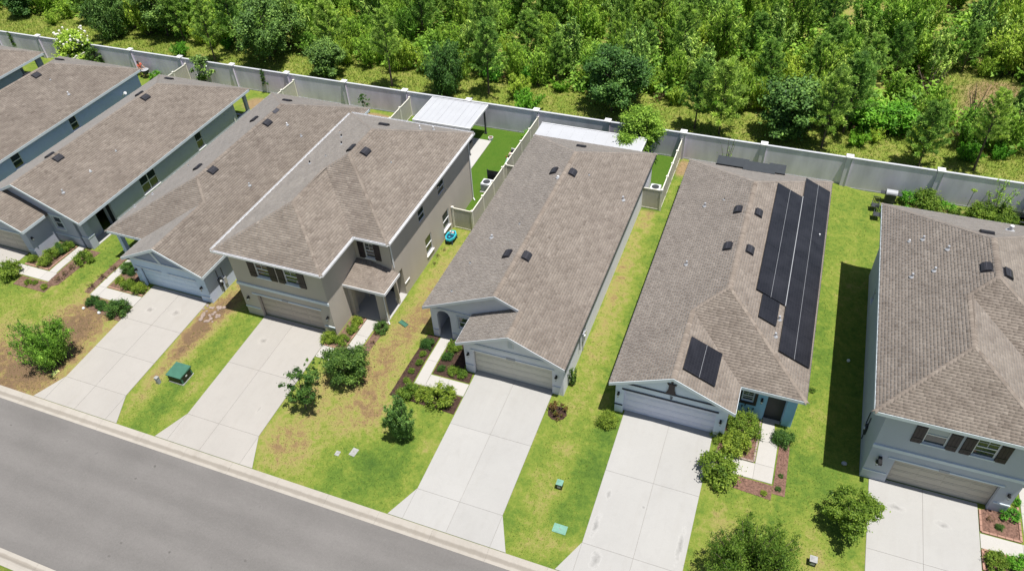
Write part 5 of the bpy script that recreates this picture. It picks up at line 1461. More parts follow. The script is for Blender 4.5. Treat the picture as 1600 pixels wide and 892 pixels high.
def pine(seed, h, cr, bare=.30, mt=None, nb=46, needle=.26, per=26):
    """slash pine: straight bare trunk, rising boughs, needle brushes"""
    r = np.random.default_rng(seed); rr = random.Random(seed)
    segs = []; prev = Vector((0, 0, -.1))
    lean = Vector((rr.uniform(-.03, .03), rr.uniform(-.03, .03), 0)) * h
    for k in range(1, 7):
        p = Vector((lean.x * k / 6, lean.y * k / 6, h * k / 6 * .97)); segs.append((prev, p, .09 * h / 7 * (1.15 - .16 * (k - 1)), .09 * h / 7 * (1.15 - .16 * k))); prev = p
    V = []; T = []
    for b in range(nb):
        f = bare + (1 - bare) * (b + rr.random()) / nb
        z = h * f; L = cr * (1.05 - .80 * ((f - bare) / (1 - bare)) ** 1.3) * rr.uniform(.7, 1.12)
        th = b * 2.4 + rr.uniform(-.3, .3)
        o = Vector((lean.x * f, lean.y * f, z))
        rise = .35 + .55 * f
        end = o + Vector((math.cos(th) * L, math.sin(th) * L, L * rise))
        mid = o.lerp(end, .5) + Vector((0, 0, -.06 * L))
        segs += [(o, mid, .028, .02), (mid, end, .02, .008)]
        tuft = rr.gauss(.5, .15)
        for j in range(5):
            g = .35 + .16 * j
            c = (mid.lerp(end, (g - .5) * 2) if g > .5 else o.lerp(mid, g * 2))
            for q in range(2 if g < .9 else 3):
                cc = np.array(c) + r.normal(0, .10, 3) * (1 if q else 0)
                ax = np.array((end - mid).normalized()) + np.array([0, 0, .55]) + r.normal(0, .25, 3)
                ax /= np.linalg.norm(ax)
                n = per
                d = ax + r.normal(0, .62, (n, 3)); d /= np.linalg.norm(d, axis=1, keepdims=True)
                s = np.cross(d, r.normal(size=(n, 3))); s /= np.linalg.norm(s, axis=1, keepdims=True)
                ln = needle * r.uniform(.7, 1.2, n)[:, None]; w_ = .022
                base = cc + d * .02
                V.append(np.stack([base - s * w_, base + s * w_, base + d * ln + s * w_ * .4, base + d * ln - s * w_ * .4], 1).reshape(-1, 3))
                T.append(np.clip(tuft + r.normal(0, .16, n), 0, 1))
    V = np.concatenate(V); T = np.concatenate(T)
    return mesh_np("crown", V, np.arange(len(V)).reshape(-1, 4), mt or M['leaf_pine'], T), limbs_mesh("trunk", segs, M['trunk'])

def place(proto, name, loc, label, cat, group=None, s=1.0, sz=None, rz=None, crown='crown', stem='trunk'):
    t = empty(name, loc, label, cat, group)
    t.rotation_euler = (0, 0, rng.uniform(0, 6.28) if rz is None else rz)
    t.scale = (s, s, sz or s)
    if proto[0] is not None: link(crown, proto[0], t)
    if proto[1] is not None: link(stem, proto[1], t)
    return t

# ------------------------------------------------------------------ small shrubs (unit radius protos)
def ball_shrub(seed, mt, size=.055, n=26, leaves=30, flat=.85, loose=.0):
    r = random.Random(seed); clumps = []
    for k in range(n):
        u = r.uniform(-.3, 1); th = r.uniform(0, 6.283); p = math.sqrt(max(0, 1 - u * u)); q = r.uniform(.45, .85) + loose * r.uniform(0, .4)
        cr = r.uniform(.22, .38)
        clumps.append((math.cos(th) * p * q, math.sin(th) * p * q, .42 + u * q * flat, cr, cr * .9))
    segs = [(Vector((0, 0, -.05)), Vector((math.cos(a) * .5, math.sin(a) * .5, .7)), .03, .012) for a in (0, 1.3, 2.6, 3.9, 5.1)]
    return crown_mesh("foliage", mt, seed, clumps, leaves / (.3 ** 1.6), size, .45), limbs_mesh("stem", segs, M['trunk'])
SB = {'g': [ball_shrub(s, M['leaf_shrub'], .058, 34, 160) for s in (1, 2, 3)],
      'd': [ball_shrub(s, M['leaf_dshrub'], .055, 34, 160) for s in (4, 5)],
      'y': [ball_shrub(s, M['leaf_shrub'], .060, 34, 150) for s in (6, 7)],
      'l': [ball_shrub(s, M['leaf_shrub'], .050, 60, 150, loose=.5) for s in (8, 9)],
      'b': [ball_shrub(s, M['leaf_brown'], .05, 16, 40, loose=.4) for s in (10,)],
      'r': [ball_shrub(s, M['leaf_red'], .08, 20, 45, loose=.4) for s in (12,)],
      'v': [ball_shrub(s, M['leaf_vivid'], .07, 30, 75, loose=.2) for s in (13,)]}
def shrub(x, y, r, k, label, zs=1.0, cat="shrub", name=None, group=None, z=None):
    p = SB[k][int(abs(x * 7)) % len(SB[k])]
    # unit proto spans about 1.25 m radius and 1.4 m height
    return place(p, name or "shrub", (x, y, (gzf(x, y) if z is None else z)), label, cat, group, r * (1.18 if r > .3 else 1.0), r * (1.12 if r > .3 else 1.0) * zs, crown='foliage', stem='stem')
for a in [
    (-23.72, 25.91, .50, 'g', "loose green shrub at the right front corner of the taupe house garage"),
    (-22.85, 26.05, .42, 'y', "yellow-green shrub beside the taupe house walkway, nearest the driveway end"),
    (-22.75, 27.09, .38, 'g', "third shrub along the taupe house side wall towards its porch"),
    (-22.80, 27.77, .38, 'g', "shrub touching the taupe house porch post, last of the row"),
    (-20.97, 27.75, .46, 'd', "rounded dark shrub in front of the taupe house porch column"),
    (-17.58, 27.43, .42, 'd', "largest clipped ball shrub, left of the arched entry"),
    (-17.56, 26.65, .25, 'y', "small lime ball shrub, second down from the arched entry"),
    (-17.46, 25.97, .26, 'y', "small lime ball shrub, third down from the arched entry"),
    (-17.64, 25.26, .23, 'y', "small lime ball shrub, fourth down from the arched entry"),
    (-17.61, 24.54, .24, 'g', "smallest green shrub at the upper end of the long hedge"),
    (-15.92, 27.75, .46, 'g', "tall shrub under the entry window of the grey house"),
    (-16.01, 26.92, .34, 'd', "shrub right of the grey house walkway, below the window shrub"),
    (-16.00, 25.96, .29, 'd', "rounded shrub at the walkway corner of the grey house bed"),
    (-15.21, 25.97, .35, 'g', "bright shrub in the middle of the grey house garage bed"),
    (-14.58, 25.94, .32, 'y', "bright shrub touching the grey house garage corner"),
    (-17.01, 23.67, .60, 'g', "left end of the low hedge before the grey house walkway"),
    (-16.10, 23.80, .52, 'g', "middle of the low hedge before the grey house walkway"),
    (-15.05, 23.88, .80, 'y', "big rounded shrub at the right end of the hedge beside the driveway"),
    (-8.42, 25.2, .50, 'r', "reddish green croton in a round bed by the grey house garage corner"),
    (-5.56, 25.34, .50, 'l', "low loose green plants at the left corner of the blue house driveway"),
    (1.48, 27.13, .78, 'l', "tall yellow-green shrub under the small window of the blue house"),
    (1.34, 25.80, .78, 'g', "middle shrub between blue house garage and walkway"),
    (0.70, 24.08, .98, 'y', "largest rounded shrub at the lower right corner of the blue house garage"),
    (0.35, 26.3, .42, 'g', "shrub against the right side of the blue house garage door"),
    (3.60, 27.10, .54, 'd', "dark shrub right of the blue house dark door"),
    (3.03, 23.62, .20, 'g', "tiny green shrub in the bark before the blue house walkway"),
    (3.73, 24.91, .15, 'd', "tiny dark plant in the bark bed right of the walkway"),
    (3.68, 24.12, .17, 'd', "tiny dark plant at the corner of the bark bed"),
    (14.69, 27.24, .30, 'v', "vivid green shrub beside the right edge garage wall, farther one"),
    (14.38, 26.30, .42, 'v', "vivid green shrub beside the right edge garage wall, nearer one"),
    (13.54, 23.51, .50, 'y', "light green shrub in the block edged bed by the right edge driveway"),
    (14.44, 23.68, .50, 'v', "green shrub cut by the right edge in the front bed"),
    (13.54, 25.85, .24, 'b', "straggly low plant in the red bark bed by the garage"),
    (13.90, 25.52, .22, 'd', "small dark plant in the red bark bed by the garage"),
    (-48.90, 24.42, .85, 'g', "big rounded shrub before the sage house garage, at the left edge"),
    (-48.64, 26.06, .36, 'g', "shrub at the garage corner of the sage house bed"),
    (-47.40, 26.04, .50, 'g', "front shrub of the sage house bed beside the walkway"),
    (-47.57, 26.83, .54, 'g', "second shrub of the sage house bed"),
    (-47.47, 27.45, .54, 'd', "third shrub of the sage house bed, below the window"),
    (-47.07, 27.85, .48, 'g', "shrub nearest the sage house porch"),
    (-44.88, 27.16, .62, 'g', "rounded shrub right of the sage house walkway by the column"),
    (-45.65, 28.05, .24, 'r', "small reddish shrub at the foot of the sage house column"),
    (-47.10, 24.09, .29, 'g', "first low shrub in the strip before the sage house walkway"),
    (-46.59, 24.24, .22, 'y', "yellowish low shrub in the strip before the sage house walkway"),
    (-45.57, 24.07, .29, 'g', "last low shrub in the strip before the sage house walkway"),
    (-41.0, 27.38, .50, 'd', "dark shrub by the seafoam house porch column"),
    (-40.49, 27.20, .33, 'd', "narrow shrub at the left of the seafoam garage wall"),
    (-40.69, 26.17, .33, 'g', "left shrub of the three before the seafoam house garage"),
    (-39.68, 25.95, .50, 'g', "middle shrub of the three before the seafoam house garage"),
    (-38.72, 25.85, .50, 'g', "right shrub of the three before the seafoam house garage"),
    (-41.16, 23.96, .43, 'd', "clipped ball shrub at the left before the seafoam walkway"),
    (-40.17, 23.82, .41, 'd', "clipped ball shrub in the middle before the seafoam walkway"),
    (-38.75, 23.79, .72, 'd', "wide clipped box shrub beside the seafoam driveway"),
    (-61.8, 52.1, .40, 'y', "yellow flowering bush beside the crouching gardener"),
    (-59.4, 52.0, .55, 'v', "vivid green bush right of the gardener"),
    (-19.6, 51.8, .70, 'v', "bright leafy bush in the corner by the perimeter wall"),
    (9.95, 51.9, .75, 'v', "leafy plant left of the pillar behind the right edge house"),
    (11.06, 51.6, 1.05, 'g', "largest bushy plant behind the right edge house roof"),
    (12.43, 51.7, .55, 'v', "small bright plant right of the wall pillar"),
    (10.4, 50.8, .5, 'b', "straw coloured plant near the right edge house eave"),
    (13.01, 50.9, .5, 'y', "pale yellow-green plant behind the right edge house"),
    (14.65, 51.4, .95, 'g', "wide green bush in the right part of the back bed"),
    (15.96, 51.2, .90, 'l', "loose yellow-green bush near the right border of the view"),
    (11.9, 50.9, .38, 'r', "reddish low plant behind the right edge house")]:
    shrub(*a)
for (x, y) in ((-20.96, 26.48), (-21.14, 27.34), (-21.0, 25.6)):
    shrub(x, y, .24, 'b', "small dry brown tuft in the bare bed right of the taupe walkway", group="brown tufts by the taupe walkway")
for (x, y) in ((-45.05, 26.3), (-44.99, 25.55), (-45.03, 24.9)):
    shrub(x, y, .32, 'b', "dry brownish grass tuft along the sage house walkway", group="brown tufts by the sage walkway")
for (x, y) in ((-42.15, 27.0), (-42.2, 26.0), (-42.3, 25.0)):
    shrub(x, y, .32, 'b', "dry brownish tuft left of the seafoam house walkway", group="brown tufts by the seafoam walkway")
for (x, y) in ((-20.55, 34.6), (-20.6, 35.4), (-20.5, 36.2)):
    shrub(x, y, .20, 'b', "small brown weed tuft against the taupe house side wall", group="weeds by the taupe side wall")

# ------------------------------------------------------------------ garden trees
T_ = lambda **k: broadleaf(**k)
place(upright(101, 3.2, 1.65, M['leaf_mid'], 34, .055, 80, .04, 8), "small_tree", (-39.75, 18.9, gzf(-39.7, 18.9)), "feathery light green tree on the lawn left of the seafoam driveway", "tree", s=1.15)
place(broadleaf(102, 2.1, 1.10, M['leaf_dshrub'], 260, .060, 60, .10, trunk_r=.06), "bushy_tree", (-21.02, 23.7, gzf(-21, 23.7)), "low bushy green tree beside the taupe house walkway", "tree", s=1.05)
place(broadleaf(103, 3.2, .85, M['leaf_dshrub'], 230, .06, 40, .22, trunk_r=.05, clump_r=(.5, 1.0)), "sapling", (-22.35, 20.9, gzf(-22.3, 20.9)), "irregular dark sapling at the right edge of the taupe driveway", "tree", s=1.0)
place(broadleaf(113, 1.5, .45, M['leaf_dshrub'], 40, .08, 14, .22, trunk_r=.03, clump_r=(.5, 1.0)), "sapling_shoot", (-23.2, 23.3, gzf(-23.2, 23.3)), "small leafy shoot between dark sapling and walkway of the taupe house", "shrub")
place(upright(104, 3.1, .95, M['leaf_oak'], 34, .055, 120, .035, 9), "young_tree", (-16.05, 20.95, gzf(-16, 21)), "narrow upright young tree on the lawn left of the grey house driveway", "tree", s=1.0)
place(upright(105, 1.6, .35, M['leaf_dshrub'], 8, .07, 14, .02, 5), "climbing_shrub", (-8.15, 27.3, 0), "thin straggly shrub against the right wall of the grey house", "shrub")
place(upright(106, 3.5, 2.25, M['leaf_shrub'], 50, .055, 95, .05, 9), "oak_tree", (2.9, 18.9, gzf(3, 19)), "large dark oak with dense crown at the bottom edge right of the driveway", "tree", s=1.0)
place(broadleaf(208, 3.4, 1.35, M['leaf_shrub'], 210, .070, 95, .14, trunk_r=.06, clump_r=(.4, .8)), "layered_tree", (7.1, 23.3, gzf(7.1, 23.3)), "layered light green tree beside the steel grey house garage", "tree", s=.80)
place(broadleaf(108, 3.6, 1.6, M['leaf_light'], 90, .13, 60, .25, trunk_r=.08), "flowering_tree", (-68.9, 52.2, 0), "tree with creamy white flower clusters over the wall at the left", "tree")
place(broadleaf(109, 2.3, .80, M['leaf_dshrub'], 85, .10, 34, .10, trunk_r=.05), "round_shrub", (-66.6, 52.0, 0), "tall dark shrub against the perimeter wall behind the slate blue house", "shrub")
place(broadleaf(110, 3.1, .95, M['leaf_oak'], 60, .13, 34, .10, trunk_r=.06), "magnolia", (-53.2, 52.0, 0), "dark magnolia with white blooms at the perimeter wall", "tree")
place(broadleaf(111, 2.2, .55, M['leaf_dshrub'], 40, .09, 18, .30, trunk_r=.03), "sapling", (-34.95, 51.4, 0), "thin sapling before the wall behind the seafoam house", "tree")
place(broadleaf(112, 4.6, 1.55, M['leaf_light'], 220, .085, 80, .20, trunk_r=.10), "yellow_green_tree", (-10.3, 51.5, 0), "yellow-green tree rising behind the white patio roof of the grey house", "tree")
place(upright(114, 3.3, 1.15, M['leaf_light'], 10, .06, 3.0, .035, 5), "bare_tree", (-3.4, 51.5, 0), "nearly bare slender tree behind the powder blue house", "tree")
place(upright(115, 3.4, 1.3, M['leaf_mid'], 9, .09, 16, .03, 5), "tall_shrub", (15.4, 51.7, -.3), "tall branching shrub with purple tips by the wall at the right", "shrub")
# white blossoms and blooms as parts
def blossoms(parent_label, n, cx, cy, cz, rx, rz, mt, s):
    t = next(o for o in bpy.data.objects if o.get('label') == parent_label)
    mb = MB(); r = random.Random(n)
    for _ in range(n):
        th = r.uniform(0, 6.28); q = r.uniform(.5, 1)
        mb.ball((math.cos(th) * rx * q, math.sin(th) * rx * q, cz + r.uniform(-.1, 1) * rz), s * r.uniform(.7, 1.3), nu=5, nv=3)
    tag(link("blossoms", mb.mesh("blossoms", mt), t), kind='stuff')
blossoms("tree with creamy white flower clusters over the wall at the left", 60, 0, 0, 2.5, 1.7, 1.2, M['fencerail'], .13)
blossoms("dark magnolia with white blooms at the perimeter wall", 7, 0, 0, 1.6, .9, 1.2, M['white'], .09)
blossoms("yellow flowering bush beside the crouching gardener", 26, 0, 0, .8, .8, .4, M['yellowfl'], .12)
# vines hanging on the wall
for x, lab, w_ in ((-46.4, "green vine hanging over the perimeter wall behind the sage house", .35), (-78.4, "thin dark vine on the wall at the far left", .22)):
    cl = [(random.uniform(-w_, w_) * (.4 + .6 * k / 14), -.06, 2.35 - k * .10, .15, .16) for k in range(15)]
    place((crown_mesh("foliage", M['leaf_dshrub'], 5, cl, 500, .07, 0.2), limbs_mesh("stem", [(Vector((0, -.06, 2.4)), Vector((.03, -.06, 1.0)), .015, .008)], M['trunk'])), "wall_vine", (x, 52.52, 0), lab, "vine", rz=0, crown='foliage', stem='stem')

# ================================================================== woodland
PT = {}
PT['pine'] = [pine(20, 7.2, 1.7, .32), pine(21, 6.4, 1.6, .28), pine(22, 5.4, 1.55, .20), pine(23, 8.4, 1.8, .40)]
PT['oak'] = [upright(30, 5.2, 2.4, M['leaf_oak'], 46, .10, 70, .06, 9), broadleaf(31, 6.0, 2.5, M['leaf_oak'], 230, .11, 90, .12, trunk_r=.13, clump_r=(.5, 1.0)), broadleaf(32, 4.2, 1.9, M['leaf_oak'], 220, .12, 80, .08, trunk_r=.1)]
PT['broad'] = [broadleaf(40, 7.5, 2.5, M['leaf_mid'], 200, .13, 105, .15, trunk_r=.14), broadleaf(41, 9.5, 2.8, M['leaf_mid'], 200, .14, 120, .18, trunk_r=.16), broadleaf(42, 6.2, 2.2, M['leaf_light'], 190, .13, 90, .10, trunk_r=.12),
               broadleaf(43, 11, 2.9, M['leaf_mid'], 190, .14, 130, .20, trunk_r=.18), broadleaf(44, 8.2, 2.4, M['leaf_light'], 180, .13, 100, .20, trunk_r=.13)]
PT['myrtle'] = [upright(50, 3.6, 1.5, M['leaf_mid'], 20, .10, 52), upright(51, 2.9, 1.4, M['leaf_light'], 18, .09, 50), upright(52, 4.2, 1.6, M['leaf_pine'], 20, .11, 52), upright(53, 2.2, 1.3, M['leaf_light'], 16, .085, 46), upright(54, 4.6, 1.7, M['leaf_mid'], 22, .11, 52)]
PT['plume'] = [upright(80, 7.5, 2.1, M['leaf_mid'], 24, .15, 40, .07, 9), upright(81, 6.2, 1.9, M['leaf_light'], 22, .14, 38, .06, 8), upright(82, 9.0, 2.3, M['leaf_mid'], 26, .16, 40, .08, 10), upright(83, 6.8, 1.8, M['leaf_pine'], 22, .15, 40, .07, 9), upright(84, 8.2, 1.7, M['leaf_mid'], 16, .13, 46, .07, 12), upright(85, 7.0, 2.6, M['leaf_light'], 30, .14, 34, .07, 8)]
PT['vivid'] = [upright(60, 1.5, 1.3, M['leaf_vivid'], 14, .10, 34), broadleaf(61, 2.2, 1.4, M['leaf_vivid'], 110, .12, 40, .05, trunk_r=.05)]
PT['dry'] = [upright(70, 1.2, .9, M['leaf_brown'], 12, .06, 12), upright(71, 2.4, 1.1, M['leaf_brown'], 8, .05, 3.5)]
placed = []
def wood(kind, i, x, y, s, name, label, cat, group=None, sz=None):
    placed.append((x, y))
    t = place(PT[kind][i % len(PT[kind])], name, (x, y, gzf(x, 60)), label, cat, group, s, sz)
    if group: t.scale = (s * random.uniform(.8, 1.15), s * random.uniform(.8, 1.15), s * random.uniform(.75, 1.2)); t.rotation_euler = (random.uniform(-.09, .09), random.uniform(-.09, .09), t.rotation_euler[2])
# singled-out ones in front, left to right
for a in [
    ('oak', 2, -86.0, 60.5, .8, "oak_tree", "small dark oak at the far left end of the meadow", "tree"),
    ('myrtle', 3, -80.5, 59.6, .8, "wild_shrub", "lone slender shrub standing on the open grass at far left", "shrub"),
    ('oak', 0, -70.3, 58.4, 1.05, "oak_tree", "dark round oak behind the tree with creamy white flowers", "tree"),
    ('oak', 1, -65.0, 60.6, 1.0, "oak_tree", "broad dark oak beyond the wall above the gardener", "tree"),
    ('vivid', 0, -60.4, 56.9, .9, "wild_shrub", "bright low bush beyond the wall right of the gardener", "shrub"),
    ('pine', 0, -55.9, 56.9, .88, "pine_tree", "leaning thin pine just beyond the magnolia", "tree"),
    ('pine', 1, -54.9, 59.6, 1.0, "pine_tree", "pine with double top behind the thin leaning pine", "tree"),
    ('oak', 1, -50.3, 58.6, 1.08, "oak_tree", "largest dark oak beyond the wall with deep shade below", "tree"),
    ('oak', 2, -42.6, 57.3, .82, "oak_tree", "low spreading dark oak just beyond the wall", "tree"),
    ('pine', 2, -43.8, 60.6, 1.05, "pine_tree", "feathery pine behind the low spreading oak", "tree"),
    ('pine', 3, -35.3, 56.8, .88, "pine_tree", "tall feathery pine with dark thin trunk on the open grass", "tree"),
    ('oak', 0, -29.6, 57.3, .95, "oak_tree", "tall rounded dark tree above the white pergola roof", "tree"),
    ('pine', 0, -26.0, 58.3, .92, "pine_tree", "slim pine with long bare trunk right of the dark rounded tree", "tree"),
    ('vivid', 0, -21.5, 56.0, 1.3, "wild_shrub", "bright green feathery shrub beyond the wall behind the back lawn", "shrub"),
    ('myrtle', 3, -23.2, 58.6, 1.0, "wild_shrub", "shrub just left behind the bright feathery shrub", "shrub"),
    ('oak', 1, -14.2, 57.9, .98, "oak_tree", "wide dark oak left of the yellow-green garden tree", "tree"),
    ('pine', 1, -6.8, 57.3, .90, "pine_tree", "left one of two pines beyond the wall by the fence corner", "tree"),
    ('pine', 2, -4.7, 57.0, 1.15, "pine_tree", "right one of two pines beyond the wall by the fence corner", "tree"),
    ('oak', 2, .6, 58.4, 1.15, "oak_tree", "dark bluish oak shading the dirt beyond the wall", "tree"),
    ('pine', 1, 3.4, 57.2, 1.0, "pine_tree", "yellow-tipped pine right of the dark bluish oak", "tree"),
    ('vivid', 1, 6.6, 61.5, 1.1, "wild_shrub", "vivid green patch bush, left half", "shrub"),
    ('vivid', 1, 8.8, 61.9, 1.1, "wild_shrub", "vivid green patch bush, right half", "shrub"),
    ('pine', 2, 10.7, 57.3, .95, "pine_tree", "dark spiky pine near the wall at the right", "tree"),
    ('pine', 3, 14.6, 57.8, .75, "pine_tree", "pale green pine near the right border beyond the wall", "tree"),
    ('dry', 1, 15.0, 66.4, 1.3, "bare_bush", "leafless grey bush on the sandy clearing", "shrub"),
    ('dry', 1, 11.5, 69.5, 1.5, "bare_bush", "grey leafless bush at the top of the sandy clearing", "shrub"),
    ('oak', 2, 19.5, 63.8, .8, "oak_tree", "dark oak at the right border below the sandy clearing", "tree")]:
    wood(*a)
cnt = {'tree': 0}
def try_place(xr_, yr_, dmin, n, kinds, labs, smin, smax, tries=4000):
    done = 0
    for _ in range(tries):
        if done >= n: break
        x = random.uniform(*xr_); y = random.uniform(*yr_)
        if y < 60 + 0.03 * (x + 40) - (3 if x > 2 else 0): continue
        if abs(x - 17.2) < 4.2 and abs(y - 69.3) < 4.0: continue
        if x > 6.5 and x < 23 and y < 71 and random.random() < .90: continue
        if any((x - a) ** 2 + (y - b) ** 2 < dmin * dmin for a, b in placed): continue
        kk = random.choice(kinds)
        k, i = kk
        nm, lb, ct, gp = labs[k]
        wood(k, i, x, y, random.uniform(smin, smax), nm, lb, ct, gp)
        done += 1
LB = {'plume': ("woodland_tree", "tall plumed tree with rising boughs in the woodland", "tree", "plumed trees in the woodland"),
      'pine': ("pine_tree", "young feathery pine inside the woodland beyond the wall", "tree", "pines in the woodland"),
      'oak': ("oak_tree", "dark dense oak inside the woodland beyond the wall", "tree", "dark oaks in the woodland"),
      'broad': ("woodland_tree", "tall leafy tree in the deep woodland at the top", "tree", "tall leafy trees in the woodland"),
      'myrtle': ("wild_shrub", "tall feathery shrub in the thicket beyond the meadow", "shrub", "feathery shrubs in the thicket"),
      'dry': ("dry_bush", "dry brownish bush at the edge of the thicket", "shrub", "dry bushes at the thicket edge"),
      'vivid': ("wild_shrub", "bright green bush at the edge of the thicket", "shrub", "bright bushes in the thicket")}
try_place((-100, 30), (73, 108), 2.8, 270, [('plume', 1), ('plume', 4), ('plume', 5), ('plume', 0), ('plume', 1), ('plume', 2), ('plume', 3), ('plume', 4), ('plume', 2), ('plume', 5), ('pine', 3)], LB, .70, 1.0, 9000)
try_place((-95, 26), (60, 77), 1.7, 295, [('myrtle', 0), ('myrtle', 1), ('myrtle', 2), ('myrtle', 3), ('myrtle', 4), ('myrtle', 0), ('myrtle', 1), ('myrtle', 4), ('plume', 1), ('pine', 2), ('pine', 2), ('pine', 1), ('myrtle', 1), ('plume', 3)], LB, .75, 1.15, 9000)
try_place((-60, 22), (59, 63), 1.1, 50, [('dry', 0), ('dry', 0), ('myrtle', 3), ('vivid', 0)], LB, .55, .95)

# ================================================================== grass and ground cover
EXC = [(-90, -49, 26.2, 49), (-49, -45.2, 28.1, 48.4), (-42.3, -33, 26.3, 48.3), (-30.3, -20.9, 26.3, 42.8), (-17.8, -8.5, 26.3, 48.3), (-5.5, 3.9, 26.2, 48.3), (7.4, 17, 26, 42.8),
       (-38.9, -32.7, 16.5, 26.6), (-29.6, -23.2, 16.5, 26.6), (-14.6, -8.4, 16.5, 26.6), (-5.6, .8, 16.5, 26.6), (7.2, 13.7, 16.5, 26.6), (-18.1, -14, 23.2, 28.4), (-24, -20.8, 24.5, 28.4), (0, 4.05, 23.5, 28.2), (13, 16, 23, 30), (-42.4, -38, 23.3, 28.5), (-49, -44.6, 23.7, 28.4), (-55.5, -48.8, 16.5, 26.6), (-28.3, -22.6, 46.5, 50.7)]
def blades(name, n, xr_, yr_, hmin, hmax, wd, mt, label, seed, keep=None, tl=(.5, .22)):
    r = np.random.default_rng(seed)
    x = r.uniform(*xr_, n); y = r.uniform(*yr_, n)
    ok = np.ones(n, bool)
    for a, b, c, d in EXC: ok &= ~((x > a) & (x < b) & (y > c) & (y < d))
    if keep is not None: ok &= keep(x, y, r)
    x, y = x[ok], y[ok]; n = len(x)
    z = gz(x, y)
    if yr_[0] > 52: 
        bd = np.clip((y - 53.2) / 4, 0, 1); z = z + bd * (0.10 * np.sin(x * 0.35) + 0.12 * np.sin(y * 0.5 + x * 0.2))
    th = r.uniform(0, 6.283, n); hh = r.uniform(hmin, hmax, n); w_ = wd * r.uniform(.6, 1.3, n)
    lx, ly = r.normal(0, .5, n) * hh, r.normal(0, .5, n) * hh
    c, s_ = np.cos(th) * w_, np.sin(th) * w_
    V = np.stack([np.stack([x - c, y - s_, z - .01], 1), np.stack([x + c, y + s_, z - .01], 1), np.stack([x + lx, y + ly, z + hh], 1)], 1).reshape(-1, 3)
    pat = .5 + .5 * np.sin(x * 1.1 + np.sin(y * .9) * 2) * np.cos(y * .8 + np.sin(x * .7))
    T = np.clip(tl[0] - .15 + .3 * pat + r.normal(0, tl[1], n), 0, 1)
    me = mesh_np(name, V, np.arange(len(V)).reshape(-1, 3), mt, T)
    tag(link(name, me), label, "grass", kind='stuff')
blades("lawn_grass", 90000, (-56, 16), (16.6, 31), .03, .075, .022, M['grass'], "short lawn grass in the front yards", 1, lambda x, y, r: (x > -56 + 0 * y))
blades("side_lawn_grass", 26000, (-21, 8), (31, 52.3), .03, .08, .022, M['grass'], "short grass in the side and back yards", 2, lambda x, y, r: ~((x > -20.9) & (x < -7.1) & (y > 45)) )
blades("meadow_grass", 70000, (-98, 28), (52.9, 61), .06, .30, .035, M['drygrass'], "tall meadow grass between wall and woodland", 3, lambda x, y, r: r.uniform(0, 1, len(x)) < .85)
blades("clearing_grass", 16000, (8, 22), (60, 76), .10, .40, .03, M['drygrass'], "straw coloured grass on the clearing", 4, lambda x, y, r: r.uniform(0, 1, len(x)) < .8, tl=(.75, .2))
r = np.random.default_rng(5)
cl = [(float(x), float(y), float(rr * .5), float(rr), float(rr * .8)) for x, y, rr in zip(r.uniform(-98, 28, 1900), 61 + 45 * r.uniform(0, 1, 1900) ** 1.2, r.uniform(.6, 1.7, 1900)) if not (abs(x - 17.2) < 4.5 and abs(y - 69.3) < 4.5)]
tag(link("undergrowth", crown_mesh("undergrowth", M['leaf_mid'], 6, cl, 75, .20, .6)), "low dark undergrowth on the woodland floor", "undergrowth", kind='stuff')
# ================================================================== yard things
def gb(x, y, *a): return gzf(x, y)
# transformer box
x0, x1, y0, y1 = -31.5, -30.5, 20.05, 21.0; z = gzf(-31, 20.5)
t = empty("transformer_box", (-31, 20.5, z), "dark green metal utility transformer box on the lawn between two driveways", "utility box")
MB().box(x0 - .03, x1 + .03, y0 - .03, y1 + .03, z - .05, z + .06).build("pad", M['slab'], t)
MB().box(x0, x1, y0, y1, z + .062, z + .60).build("cabinet", M['boxgreen'], t)
MB().prism([(x0 - .04, y0 - .05), (x1 + .04, y0 - .05), (x1 + .04, y1 + .05), (x0 - .04, y1 + .05)], z + .602, lambda x, y: z + .66 + .06 * (y - y0)).build("lid", M['boxgreen'], t)
MB().box(x1 + .002, x1 + .02, y0 + .12, y1 - .12, z + .12, z + .54).build("side_hatch", M['black'], t)
MB().box(x1 + .021, x1 + .026, y0 + .38, y0 + .52, z + .36, z + .46).build("sticker", M['white'], t)
MB().box(x0 + .06, x1 - .06, y0 - .02, y0 - .002, z + .12, z + .50).build("front_hatch", M['black'], t)
# small posts and pedestals
def pedestal(name, x, y, r, h, mt, topm, label, cat):
    z = gzf(x, y); t = empty(name, (x, y, z), label, cat)
    MB().box(x - r, x + r, y - r, y + r, z - .03, z + h).build("body", M[mt], t)
    MB().box(x - r * 1.15, x + r * 1.15, y - r * 1.15, y + r * 1.15, z + h + .002, z + h + .03).poly([(x - r * .9, y - r * .9, z + h + .03), (x + r * .9, y - r * .9, z + h + .03), (x + r * .9, y + r * .9, z + h + .03), (x - r * .9, y + r * .9, z + h + .03), (x, y, z + h + .08)],
        [(0, 1, 4), (1, 2, 4), (2, 3, 4), (3, 0, 4)]).build("cap", M[topm], t)
    MB().box(x - r * .6, x + r * .6, y - r - .012, y - r - .002, z + h * .35, z + h * .8).build("plate", M['pipe'], t)
pedestal("utility_pedestal", -32.1, 19.75, .10, .50, 'pipe', 'lid', "small white utility pedestal left of the green transformer box", "pedestal")
pedestal("utility_pedestal", -6.85, 20.75, .15, .42, 'black', 'boxgreenl', "small black utility pedestal with pale green cap on the lawn", "pedestal")
pedestal("utility_pedestal", 5.65, 20.75, .15, .40, 'darkmetal', 'lid', "dark pedestal with pale cap at the bottom edge near the oak", "pedestal")
